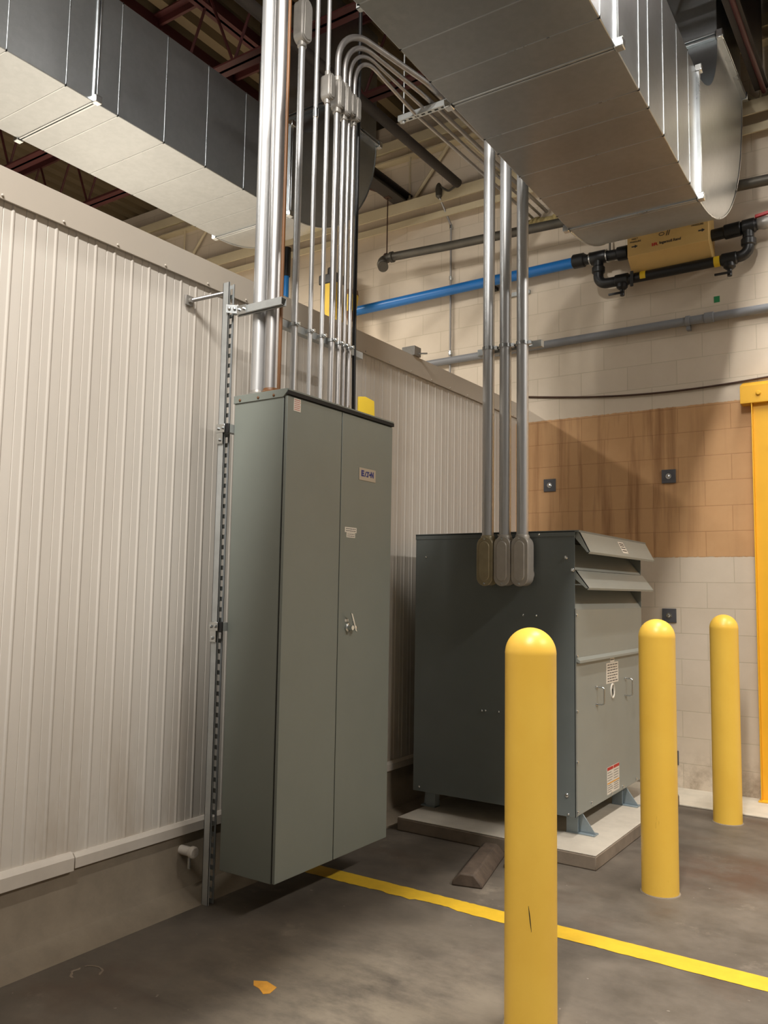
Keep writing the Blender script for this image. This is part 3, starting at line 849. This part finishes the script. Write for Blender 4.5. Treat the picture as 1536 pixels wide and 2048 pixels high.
h1 = hood(-1.776, 1.852, -1.715, 1.735, 4.735, 6.05); h2 = hood(-1.800, 1.625, -1.722, 1.522, 4.735, 6.05)
d = Vector((0.061, 0, -0.117)).normalized(); nrm = Vector((0.117, 0, 0.061)).normalized()
c0 = Vector((-1.776, 5.44, 1.852)) + d * 0.066
mb = MB(); mb.obox(c0 + nrm * 0.0008, d * 0.042, Vector((0, 0.055, 0)), nrm * 0.0006); lb = build('hood_label', mb, 'white', h1)
mb = MB()
for q in (-0.028, -0.014, 0.004, 0.024): mb.obox(c0 + nrm * 0.0018 + d * q, d * 0.0035, Vector((0, 0.042, 0)), nrm * 0.0004)
build('print_lines', mb, 'ink', lb)
mb = MB(); mb.box(TX1 - 0.004, TX1, TY0 + 0.014, TY1 - 0.002, 1.085, 1.392); up_ = build('upper_panel', mb, 'xfm', tf, bev=0.001)
mb = MB(); mb.prism([(TX1, TY0 + 0.02, 1.110), (TX1 + 0.024, TY0 + 0.02, 1.094), (TX1 + 0.024, TY0 + 0.02, 1.080), (TX1, TY0 + 0.02, 1.086)], (0, TY1 - TY0 - 0.03, 0)); build('drip_lip', mb, 'xfm', up_)
mb = MB(); mb.box(TX1 - 0.003, TX1 + 0.001, TY0 + 0.014, TY1 - 0.002, TZ0 + 0.004, 1.078); lp = build('access_panel', mb, 'xfm', tf, bev=0.001)
XP = TX1 + 0.001
for yc, zt, zb in ((5.09, 0.912, 0.806), (5.655, 0.922, 0.808)):
    mb = MB(); mb.tube(fillet([(XP, yc, zt), (XP + 0.045, yc, zt), (XP + 0.045, yc, zb), (XP, yc, zb)], 0.016, 6), 0.005, 10)
    for zz in (zt, zb): mb.box(XP, XP + 0.004, yc - 0.03, yc + 0.012, zz - 0.007, zz + 0.007)
    build('handle', mb, 'zinc', lp)
mb = MB()
for yy, zz in ((4.742, 1.36), (4.746, 1.12), (4.744, 0.51), (4.744, 0.80), (4.746, 0.226), (4.976, 0.236), (5.34, 0.224), (5.571, 0.223), (5.85, 0.223)):
    mb.lathe((XP, yy, zz), (1, 0, 0), [(0.010, 0), (0.010, 0.005), (0.005, 0.009)], 10)
build_each('screw', mb, 'zinc', lp)
label_plate('rating_label', lp, XP, 5.262, 5.498, 0.915, 1.046, 7); label_plate('rating_label', lp, XP, 5.338, 5.42, 1.048, 1.078, 1)
mb = MB(); mb.tube([(XP + 0.0005, 5.38 + 0.034 * math.cos(a * PI / 12), 0.862 + 0.044 * math.sin(a * PI / 12)) for a in range(25)], 0.006, 6); ov = build('oval_mark', mb, 'white', lp)
mb = MB(); mb.lathe((XP, 5.38, 0.870), (1, 0, 0), [(0.009, 0), (0.009, 0.002)], 12); mb.obox((XP + 0.001, 5.388, 0.852), (0.001, 0, 0), (0, 0.006, 0.006), (0, -0.006, 0.014)); build('oval_figure', mb, 'ink', ov)
w = label_plate('warning_label', lp, XP, 5.262, 5.498, 0.225, 0.392, 0)
mb = MB(); mb.box(XP + 0.0012, XP + 0.0018, 5.264, 5.375, 0.372, 0.391); mb.box(XP + 0.0012, XP + 0.0018, 5.384, 5.496, 0.372, 0.391); build('warning_header', mb, 'inkred', w)
mb = MB(); mb.box(XP + 0.0012, XP + 0.0018, 5.264, 5.496, 0.288, 0.296); build('warning_band', mb, 'tape', w)
mb = MB()
for i in range(4):
    for (a, b) in ((5.27, 5.37), (5.39, 5.49)):
        mb.box(XP + 0.0012, XP + 0.0016, a, b - random.uniform(0, 0.03), 0.356 - i * 0.016, 0.359 - i * 0.016); mb.box(XP + 0.0012, XP + 0.0016, a, b - random.uniform(0, 0.03), 0.278 - i * 0.013, 0.281 - i * 0.013)
build('print_lines', mb, 'ink', w)
for sx, yy in ((1, 4.86), (1, 5.68), (-1, 4.86), (-1, 5.68)):
    xe = TX1 if sx > 0 else TX0
    mb = MB(); X = lambda q: xe + sx * q
    mb.box(min(X(-0.10), X(-0.03)), max(X(-0.10), X(-0.03)), yy - 0.03, yy + 0.03, 0.081, TZ0)
    lim = 0.068 if sx > 0 else 0.0
    mb.prism([(X(-0.03), yy - 0.003, 0.2), (X(-0.012), yy - 0.003, 0.2), (X(lim), yy - 0.003, 0.09), (X(-0.03), yy - 0.003, 0.09)], (0, 0.006, 0))
    mb.box(min(X(-0.10), X(lim + 0.006)), max(X(-0.10), X(lim + 0.006)), yy - 0.035, yy + 0.035, 0.081, 0.089)
    build('foot', mb, 'galv', tf, bev=0.0015)
# three fat conduits with cast bodies
YC = 4.64
cs = thing('strut_channel', (-2.2, 4.69, 3.02), 'strut with clamps behind the three fat conduits above the transformer', 'strut channel')
mb = MB(); mb.box(-2.435, -1.995, 4.678, 4.718, 3.004, 3.045); build('channel', mb, 'strut', cs, bev=0.001)
for cx, mm, lab in ((-2.336, 'castdark', 'leftmost'), (-2.219, 'castlit', 'middle'), (-2.103, 'castlit', 'rightmost')):
    t = thing('conduit', (cx, YC, 1.53), '%s of the three fat conduits rising from the transformer end panel' % lab, 'conduit', 'fat conduits above the transformer')
    mb = MB(); mb.tube([(cx, YC, 1.80), (cx, YC, ZC)], 0.0365, 26); build('pipe', mb, 'conduit', t)
    mb = MB(); pts = stadium(cx, 1.678, 0.053, 0.15, 10); mb.prism([(a, 4.603, b) for a, b in pts], (0, 0.088, 0))
    mb.lathe((cx, YC, 1.80), (0, 0, 1), [(0.044, 0), (0.044, 0.028), (0.038, 0.04)], 24); mb.lathe((cx, 4.69, 1.60), (0, 1, 0), [(0.046, 0), (0.046, 0.029)], 24)
    cb = build('conduit_body', mb, mm, t, bev=0.006)
    mb = MB(); pts = stadium(cx, 1.676, 0.0555, 0.152, 12); mb.prism([(a, 4.594, b) for a, b in pts], (0, 0.0095, 0))
    pts = stadium(cx, 1.676, 0.034, 0.122, 12); mb.prism([(a, 4.587, b) for a, b in pts], (0, 0.008, 0))
    cv = build('cover', mb, mm, cb, bev=0.004)
    mb = MB()
    for zz in (1.813, 1.540): mb.lathe((cx, 4.594, zz), (0, -1, 0), [(0.007, 0), (0.006, 0.004), (0.003, 0.006)], 10)
    build_each('screw', mb, 'zinc', cv)
    mb = MB(); mb.ring((cx, YC, 3.014), (0, 0, 1), 0.037, 0.0415, 0.022, 26); mb.box(cx - 0.055, cx + 0.055, 4.671, 4.678, 3.014, 3.036)
    mb.box(cx + 0.04, cx + 0.062, 4.63, 4.65, 3.014, 3.036); build('clamp', mb, 'zinc', cs)

# ------------------------------------------------------------------ bollards
for yy, lab in ((2.80, 'tall yellow bollard standing nearest the camera, base outside the photo'), (4.39, 'yellow bollard in front of the right side of the transformer'), (5.98, 'yellow bollard farthest back, beside the yellow steel frame')):
    mb = MB(); r = 0.091
    prof = [(r, 0.0), (r, 1.268), (r + 0.0006, 1.272)] + [(r * math.cos(a), 1.272 + r * math.sin(a)) for a in [PI / 2 * k / 12 for k in range(1, 13)]]
    mb.lathe((-1.237, yy, 0), (0, 0, 1), prof, 48)
    o = finish(build('bollard', mb, 'yellow', org=(-1.237, yy, 0)), lab, 'bollard', 'yellow bollards in a row')
    mb = MB(); mb.lathe((-1.237, yy, 0), (0, 0, 1), [(r + 0.007, 0), (r + 0.005, 0.003), (r, 0.004)], 40); build('sealant_ring', mb, 'curb', o)
    if yy == 2.80:
        mb = MB()
        ang = math.atan2(-2.8, 1.237) - 0.08
        pts = []
        for k in range(7):
            a = ang + k * 0.018; pts.append((-1.237 + (r + 0.0002) * math.cos(a), yy + (r + 0.0002) * math.sin(a), 0.43 - k * 0.014))
        mb.tube(pts, [0.0006, 0.0013, 0.0018, 0.0018, 0.0016, 0.0012, 0.0005], 6); build('scuff', mb, 'gasket', o)

# ------------------------------------------------------------------ yellow steel frame
fr = thing('steel_frame', (-1.0, 6.7, 0), 'yellow painted steel frame bolted against the back wall at the right edge', 'frame')
mb = MB(); mb.box(-1.145, -1.138, 6.64, D, 0.012, 2.945); mb.box(-1.138, -0.80, 6.68, 6.69, 0.012, 2.945); mb.box(-0.80, -0.793, 6.64, D, 0.012, 2.945); mb.box(-1.16, -0.78, 6.62, D, 0.012, 0.022)
u_ = build('upright', mb, 'colyel', fr, bev=0.002)
mb = MB()
for zz in (1.42, 2.6, 0.4): mb.lathe((-1.02, 6.68, zz), (0, -1, 0), [(0.018, 0), (0.018, 0.012), (0.01, 0.018)], 14)
build_each('rivet', mb, 'colyel', u_)
mb = MB(); mb.box(-1.22, 0.9, 6.635, 6.645, 2.945, 3.075); mb.prism([(-1.22, 6.635, 3.075), (-1.22, D - 0.001, 3.125), (-1.22, D - 0.001, 3.11), (-1.22, 6.645, 3.06)], (2.12, 0, 0)); mb.box(-1.22, 0.9, 6.635, D - 0.001, 2.94, 2.95)
h_ = build('header', mb, 'colyel', fr, bev=0.002)
mb = MB()
for xx in (-1.09, -0.6, -0.1, 0.4): mb.lathe((xx, 6.635, 3.01), (0, -1, 0), [(0.018, 0), (0.018, 0.010), (0.012, 0.016)], 14)
build_each('rivet', mb, 'colyel', h_)

# ------------------------------------------------------------------ back wall pipework
def hpipe(name, path, r, m, label, cat='pipe', n=18):
    mb = MB(); mb.tube(path, r, n); return finish(build(name, mb, m, org=path[0]), label, cat)
t = thing('air_pipe', (-3.6, 6.63, 4.32), 'bright blue compressed air pipe along the back wall', 'pipe')
mb = MB(); mb.tube([(-4.95, 6.63, 4.305), (-2.50, 6.63, 4.325)], 0.046, 24); build('pipe', mb, 'blue', t)
mb = MB(); mb.tube([(-4.95, 6.63, 4.305), (-4.95, 6.63, 4.30)], 0.02, 8)
mb = MB(); mb.ring((-3.345, 6.63, 4.318), (1, 0, 0), 0.0465, 0.056, 0.045, 20); mb.box(-3.345, -3.30, 6.66, D, 4.258, 4.29); build('pipe_clip', mb, 'black', t)
mb = MB(); mb.box(-3.24, -2.98, D - 0.03, D, 4.17, 4.205); build('wall_bracket', mb, 'strut', t)
t = thing('air_pipe', (-5.78, 6.63, 3.2), 'blue pipe stub standing behind the fat conduits, with black cap', 'pipe')
mb = MB(); mb.tube([(-5.78, 6.63, 3.18), (-5.78, 6.63, 4.92)], 0.03, 16); build('pipe', mb, 'blue', t)
mb = MB(); mb.tube([(-5.78, 6.63, 4.86), (-5.78, 6.63, 5.18)], 0.042, 16); build('cap_fitting', mb, 'black', t)
ft = thing('air_filter', (-1.72, 6.55, 4.25), 'beige compressed air filter housing with printed logo on the back wall', 'filter')
mb = MB(); mb.prism([(-2.02, 6.49, 4.215), (-2.02, 6.49, 4.50), (-2.02, 6.58, 4.62), (-2.02, 6.68, 4.62), (-2.02, 6.70, 4.13), (-2.02, 6.60, 4.11)], (0.63, 0, 0))
fb = build('housing', mb, 'beige', ft, bev=0.003)
FU, FV = (1, 0, 0), (0, 0, 1)
FY = 6.4885
def ftext(s, size, x, z, m='ink', w=None, b=0.0): return lettering('lettering', s, size, (x, FY, z), FU, FV, m, fb, w, bold=b)
ftext('INLET', 0.020, -1.958, 4.352); ftext('PRESSURE', 0.020, -1.953, 4.328, w=0.09)
ftext('OUTLET', 0.020, -1.475, 4.380); ftext('PRESSURE', 0.020, -1.470, 4.356, w=0.09)
ftext('IR', 0.034, -1.800, 4.272, 'inkred', 0.05, 0.001); ftext('Ingersoll Rand', 0.030, -1.680, 4.276, 'ink', 0.165, 0.0006)
mb = MB()
for xx, zz in ((-1.985, 4.29), (-1.465, 4.305)):
    mb.box(xx, xx + 0.028, FY - 0.0006, FY + 0.001, zz - 0.005, zz + 0.005); mb.prism([(xx + 0.026, FY - 0.0006, zz - 0.014), (xx + 0.05, FY - 0.0006, zz), (xx + 0.026, FY - 0.0006, zz + 0.014)], (0, 0.0014, 0))
mb.tube([(-1.745 + 0.020 * math.cos(a * PI / 10), FY, 4.345 + 0.012 * math.sin(a * PI / 10)) for a in range(21)], 0.0025, 6)
for q in (0, 0.016): mb.prism([(-1.712 + q, FY - 0.0006, 4.325), (-1.706 + q, FY - 0.0006, 4.325), (-1.692 + q, FY - 0.0006, 4.37), (-1.698 + q, FY - 0.0006, 4.37)], (0, 0.0014, 0))
build('printed_mark', mb, 'ink', fb)
fp_ = thing('filter_pipework', (-1.7, 6.6, 4.08), 'black plastic pipework with valves looping under the beige filter', 'pipework')
Yp = 6.60
mb = MB(); r = 0.043
mb.lathe((-2.53, 6.615, 4.325), (1, 0, -0.02), [(0.05, 0), (0.06, 0.01), (0.06, 0.10), (0.05, 0.11), (0.045, 0.12)], 22)
mb.tube([(-2.42, 6.61, 4.318), (-2.02, Yp, 4.30)], r, 20)
mb.lathe((-2.30, Yp, 4.31), (1, 0, 0), [(0.05, -0.07), (0.055, -0.06), (0.055, 0.06), (0.05, 0.07)], 20)
mb.lathe((-2.14, Yp, 4.302), (1, 0, 0), [(0.045, 0), (0.058, 0.01), (0.058, 0.09), (0.046, 0.10), (0.06, 0.11), (0.06, 0.13)], 20)
mb.tube(fillet([(-2.30, Yp, 4.31), (-2.30, Yp, 4.075), (-2.05, Yp, 4.07)], 0.07, 8), 0.042, 20)
mb.lathe((-2.30, Yp, 4.17), (0, 0, 1), [(0.045, 0), (0.054, 0.008), (0.054, 0.05), (0.045, 0.06)], 20)
mb.tube([(-2.08, Yp, 4.07), (-1.30, Yp, 4.075)], 0.040, 20)
mb.tube(fillet([(-1.32, Yp, 4.075), (-1.125, Yp, 4.08), (-1.125, Yp, 4.30)], 0.07, 8), 0.042, 20)
mb.lathe((-1.125, Yp, 4.15), (0, 0, 1), [(0.045, 0), (0.054, 0.008), (0.054, 0.05), (0.045, 0.06)], 20)
mb.tube([(-1.395, Yp, 4.29), (-1.06, Yp, 4.305)], 0.045, 20)
mb.lathe((-1.30, Yp, 4.294), (1, 0, 0.04), [(0.046, 0), (0.056, 0.008), (0.056, 0.12), (0.046, 0.13)], 20)
mb.lathe((-1.17, Yp, 4.30), (1, 0, 0.04), [(0.046, 0), (0.056, 0.008), (0.056, 0.09), (0.046, 0.10)], 20)
build('pipe', mb, 'black', fp_)
for vx in (-2.10, -1.265):
    mb = MB(); mb.lathe((vx, Yp, 4.075), (1, 0, 0), [(0.04, -0.06), (0.05, -0.05), (0.05, 0.05), (0.04, 0.06)], 18)
    mb.lathe((vx, Yp, 4.04), (0, 0, -1), [(0.045, 0), (0.045, 0.03), (0.03, 0.045), (0.018, 0.05), (0.018, 0.10)], 16); mb.obox((vx - 0.045, Yp - 0.02, 3.962), (0.06, 0.01, 0.004), (0, 0.008, 0), (0, 0, 0.008))
    build('drain_valve', mb, 'black', fp_, bev=0.001)
mb = MB(); mb.obox((-2.005, Yp - 0.05, 4.05), (0.012, 0, 0), (0, 0.008, 0), (0.004, -0.01, 0.06)); build('lever', mb, 'black', fp_, bev=0.003)
for vx in (-1.945, -1.375):
    mb = MB(); mb.ring((vx, Yp, 4.073), (1, 0, 0), 0.0402, 0.0415, 0.045, 20); build('flow_tag', mb, 'tagyel', fp_)
mb = MB(); mb.ring((-2.372, Yp, 4.312), (1, 0, 0), 0.046, 0.057, 0.010, 18); mb.ring((-2.228, Yp, 4.308), (1, 0, 0), 0.046, 0.057, 0.010, 18); build('bright_collar', mb, 'zinc', fp_)
mb = MB(); mb.tube([(-2.20, Yp, 4.34), (-2.20, Yp, 4.52)], 0.009, 8); build('hanger_stub', mb, 'iron', fp_)
t = thing('ball_valve', (-1.02, Yp, 4.31), 'valve with red handle at the right edge of the photo', 'valve')
mb = MB(); mb.lathe((-1.06, Yp, 4.305), (1, 0, 0), [(0.035, 0), (0.042, 0.01), (0.05, 0.05), (0.042, 0.09), (0.035, 0.10), (0.04, 0.6), (0.04, 1.6)], 18); build('valve_body', mb, 'fitting', t)
mb = MB(); mb.obox((-0.985, Yp - 0.03, 4.365), (0.085, 0, 0.012), (0, 0.012, 0), (0, 0, 0.012)); build('valve_handle', mb, 'redh', t, bev=0.003)
t = thing('drain_pipe', (-4.4, 6.45, 4.68), 'dark iron pipe with elbows crossing high on the back wall', 'pipe')
mb = MB(); mb.tube(fillet([(-4.29, 6.30, 4.545), (-4.42, 6.45, 4.70), (-3.6, 6.45, 4.66), (1.6, 6.45, 4.47)], 0.06, 8), 0.040, 20); build('pipe', mb, 'iron', t)
mb = MB(); mb.lathe((-4.335, 6.352, 4.60), (0.13, -0.15, -0.155), [(0.042, 0), (0.052, 0.01), (0.052, 0.04), (0.040, 0.05), (0.04, 0.08), (0.05, 0.085), (0.05, 0.10)], 18)
mb.lathe((-4.31, 6.45, 4.693), (1, 0, -0.04), [(0.042, 0), (0.052, 0.008), (0.052, 0.035), (0.042, 0.04)], 18); build('elbow', mb, 'iron', t)
mb = MB(); mb.ring((-4.36, 6.45, 4.695), (1, 0, 0), 0.041, 0.048, 0.02, 18); mb.tube([(-4.35, 6.45, 4.74), (-4.35, 6.45, 5.33)], 0.006, 8); build('hanger_rod', mb, 'rust', t)
mb = MB(); mb.tube([(-4.95, 6.2, 5.62), (-4.35, 6.45, 5.34)], 0.018, 10); mb.box(-4.38, -4.32, 6.42, 6.48, 5.30, 5.36)
finish(build('hanger_arm', mb, 'rust', org=(-4.95, 6.2, 5.62)), 'rusty bar holding the hanger rod of the dark iron pipe', 'hanger')
t = thing('wall_conduit', (-3.0, 6.7, 3.66), 'grey conduit running along the middle of the back wall', 'conduit')
mb = MB(); mb.tube([(-4.6, 6.70, 3.655), (1.4, 6.70, 3.685)], 0.034, 18); build('pipe', mb, 'greypvc', t)
for xx in (-1.62,):
    mb = MB(); mb.ring((xx, 6.70, 3.67), (1, 0, 0), 0.0345, 0.042, 0.03, 18); mb.box(xx, xx + 0.03, 6.70, D, 3.60, 3.64); build('clamp', mb, 'greypvc', t)
mb = MB(); mb.lathe((-1.48, 6.70, 3.671), (1, 0, 0), [(0.035, 0), (0.042, 0.004), (0.042, 0.07), (0.035, 0.074)], 18); build('coupling', mb, 'greypvc', t)
t = thing('wall_conduit', (-3.8, 6.72, 3.4), 'thin upright conduit with a dangling cord end on the back wall behind the freezer', 'conduit')
mb = MB(); mb.tube([(-3.79, 6.725, 3.17), (-3.795, 6.725, 5.0), (-3.845, 6.58, 5.24)], 0.011, 10); build('pipe', mb, 'conduit2', t)
mb = MB()
for zz in (4.96, 4.45, 3.72): mb.lathe((-3.793, 6.725, zz), (0, 0, 1), [(0.012, 0), (0.017, 0.004), (0.017, 0.04), (0.012, 0.044)], 12); mb.box(-3.805, -3.78, 6.72, D, zz + 0.01, zz + 0.03)
build_each('strap', mb, 'zinc', t)
mb = MB(); mb.lathe((-3.845, 6.575, 5.22), (-0.02, 0, 1), [(0.012, 0), (0.03, 0.02), (0.034, 0.09), (0.025, 0.13), (0.012, 0.15)], 14); mb.tube(fillet([(-3.84, 6.57, 5.34), (-3.74, 6.57, 5.26), (-3.60, 6.5, 5.26)], 0.06, 6), 0.010, 8); build('cord_end', mb, 'iron', t)
pts = []
for k in range(25):
    f = k / 24; xx = -3.0 + f * 2.6; pts.append((xx, D - 0.012, 3.225 - 0.10 * math.sin(PI * min(1, f * 1.02)) * (1 - 0.25 * f) - 0.03 * f))
mb = MB(); mb.tube(pts, 0.008, 8); finish(build('sagging_cable', mb, 'rust', org=pts[0]), 'thin brown cable sagging along the back wall over the tan patch', 'cable')
for xx, zz, lab in ((-2.80, 2.42, 'square grey anchor plate on the tan patch, left one above the transformer'), (-1.787, 2.435, 'square grey anchor plate on the tan patch, right one'),
                    (-1.800, 1.327, 'square grey anchor plate above the middle bollard'), (-1.80, 0.234, 'square grey anchor plate low on the wall, half behind the middle bollard')):
    mb = MB(); mb.box(xx - 0.055, xx + 0.055, D - 0.012, D, zz - 0.055, zz + 0.055); o = finish(build('anchor_plate', mb, 'plate', bev=0.003, org=(xx, D, zz)), lab, 'wall plate', 'square plates on the back wall')
    mb = MB(); mb.ring((xx, D - 0.012, zz), (0, -1, 0), 0.010, 0.022, 0.004, 18); mb.lathe((xx, D - 0.012, zz), (0, -1, 0), [(0.012, 0), (0.012, 0.018), (0.007, 0.022)], 6); build_each('bolt', mb, 'zinc', o)
mb = MB(); mb.box(-1.415, -1.372, D - 0.002, D, 3.80, 3.85); finish(build('sticker', mb, 'green', org=(-1.39, D, 3.82)), 'small green sticker on the block wall below the filter pipework', 'sticker')

# ------------------------------------------------------------------ yellow things above and behind
t = thing('gas_detector', (-4.96, 6.4, 4.3), 'tapered yellow unit with black top seen between the conduits', 'device')
mb = MB(); mb.prism([(-5.13, 6.40, 4.60), (-4.93, 6.40, 4.60), (-4.90, 6.40, 3.95), (-5.00, 6.40, 3.95)], (0, 0.12, 0)); build('shell', mb, 'tagyel', t, bev=0.01)
mb = MB(); mb.box(-5.14, -4.92, 6.39, 6.53, 4.56, 4.66); mb.tube([(-5.03, 6.46, 4.64), (-5.03, 6.46, 4.74)], 0.04, 10); build('cap', mb, 'black', t, bev=0.01)
mb = MB(); mb.tube([(-4.98, 6.46, 3.165), (-4.98, 6.46, 3.96)], 0.02, 10); build('stand', mb, 'darksteel', t)
t = thing('gas_detector', (-4.72, 6.4, 4.3), 'short yellow bucket-shaped unit hanging beside the end of the blue pipe', 'device')
mb = MB(); mb.lathe((-4.735, 6.40, 4.21), (0, 0, 1), [(0.055, 0), (0.075, 0.14), (0.075, 0.16)], 18); build('shell', mb, 'tagyel', t)
mb = MB(); mb.lathe((-4.735, 6.40, 4.37), (0, 0, 1), [(0.078, 0), (0.07, 0.05), (0.03, 0.06)], 18); mb.tube([(-4.735, 6.40, 4.42), (-4.735, 6.40, ZC)], 0.012, 8); mb.lathe((-4.735, 6.40, 4.12), (0, 0, 1), [(0.03, 0), (0.05, 0.09)], 14); build('cap', mb, 'brown', t)
mb = MB(); mb.prism([(-2.72, 3.76, 2.437), (-2.72, 3.76, 2.58), (-2.70, 3.80, 2.585), (-2.66, 3.83, 2.56), (-2.66, 3.84, 2.437)], (0.012, -0.006, 0))
o = finish(build('warning_tag', mb, 'tagyel', bev=0.002, org=(-2.69, 3.8, 2.437)), 'yellow folded tag standing on top of the far end of the cabinet', 'tag')
mb = MB(); mb.box(-3.20, -3.09, 4.96, 5.05, 3.18, 3.25); o = finish(build('junction_box', mb, 'fitting', bev=0.003, org=(-3.15, 5.0, 3.18)), 'small grey junction box on the freezer cap flashing', 'junction box')
mb = MB(); mb.tube([(-3.09, 5.01, 3.20), (-3.03, 5.04, 3.20)], 0.006, 8); build('stub', mb, 'zinc', o)
t = thing('drain_stub', (-3.06, 2.93, 0.22), 'round white capped drain stub on the kerb behind the strut post', 'drain')
mb = MB(); mb.tube([(XW + 0.008, 2.92, 0.222), (-3.03, 2.92, 0.222)], 0.022, 16); build('pipe', mb, 'basetrim', t)
mb = MB(); mb.lathe((-3.045, 2.92, 0.222), (1, 0, 0), [(0.026, 0), (0.028, 0.004), (0.028, 0.022), (0.022, 0.028)], 20); build('cap', mb, 'basetrim', t)
mb = MB(); mb.tube([(-3.04, 2.905, 0.20), (-3.04, 2.905, 0.15)], 0.008, 10); build('spout', mb, 'zinc', t)

# ------------------------------------------------------------------ floor items
ang = math.atan2(0.52, -0.13)
def chock(c, L, W, H, ang, lab):
    ca, sa = math.cos(ang), math.sin(ang)
    mb = MB(); prof = [(-W, 0), (W, 0), (W * 0.92, H * 0.35), (W * 0.45, H), (-W * 0.45, H), (-W * 0.92, H * 0.35)]
    P0 = [(c[0] - ca * L - sa * p, c[1] - sa * L + ca * p, q) for p, q in prof]
    mb.prism(P0, (ca * 2 * L, sa * 2 * L, 0))
    return finish(build('rubber_block', mb, 'wood', bev=0.008, org=(c[0], c[1], 0)), lab, 'block', 'dark blocks by the pad')
chock((-2.125, 4.14), 0.285, 0.082, 0.065, ang, 'long dark weathered block lying on the floor against the pad')
chock((-1.985, 4.27), 0.045, 0.04, 0.04, ang + 0.9, 'small dark lump on the floor, half hidden by the nearest bollard')
mb = MB()
xs = [-3.0 + i * 0.02 for i in range(200)]
wob = 0.0
a, b = [], []
for x in xs:
    worn = 1.0 if -2.45 < x < -1.9 else 0.45 if x < -1.0 else 0.2
    wob = wob * 0.72 + random.uniform(-1, 1) * 0.007 * worn
    a.append(mb.bm.verts.new((x, 3.556 + wob + (0.012 if -2.2 < x < -1.95 else 0), 0.0015)))
    b.append(mb.bm.verts.new((x, 3.684 + random.uniform(-1, 1) * 0.003 * worn, 0.0015)))
for i in range(len(xs) - 1): mb.bm.faces.new((a[i], a[i + 1], b[i + 1], b[i]))
finish(build('floor_line', mb, 'line', smooth=False, org=(-1, 3.62, 0)), 'yellow painted line across the concrete floor', 'floor line')
mb = MB(); mb.prism([(-2.235, 2.49, 0), (-2.19, 2.515, 0), (-2.128, 2.50, 0), (-2.118, 2.45, 0), (-2.135, 2.432, 0), (-2.175, 2.455, 0), (-2.21, 2.462, 0)], (0, 0, 0.0015))
finish(build('floor_patch', mb, 'tape', smooth=False, org=(-2.18, 2.47, 0)), 'small worn orange-yellow paint patch on the foreground floor', 'floor patch')
mb = MB()
for a0, a1, rr in ((0.3, 2.6, 0.060), (2.9, 4.6, 0.055)):
    pts = [(-2.80 + rr * math.cos(a0 + (a1 - a0) * k / 10) * (1 + 0.1 * math.sin(5 * k)), 2.16 + rr * math.sin(a0 + (a1 - a0) * k / 10), 0.001) for k in range(11)]
    mb.tube(pts, [0.002 + 0.004 * abs(math.sin(k * 1.3)) for k in range(11)], 6)
for v in mb.bm.verts: v.co.z = max(0.0, min(v.co.z, 0.0015))
finish(build('floor_scuff', mb, 'padside', org=(-2.80, 2.16, 0)), 'small pale curved scuff mark on the floor at lower left near the kerb', 'floor mark')
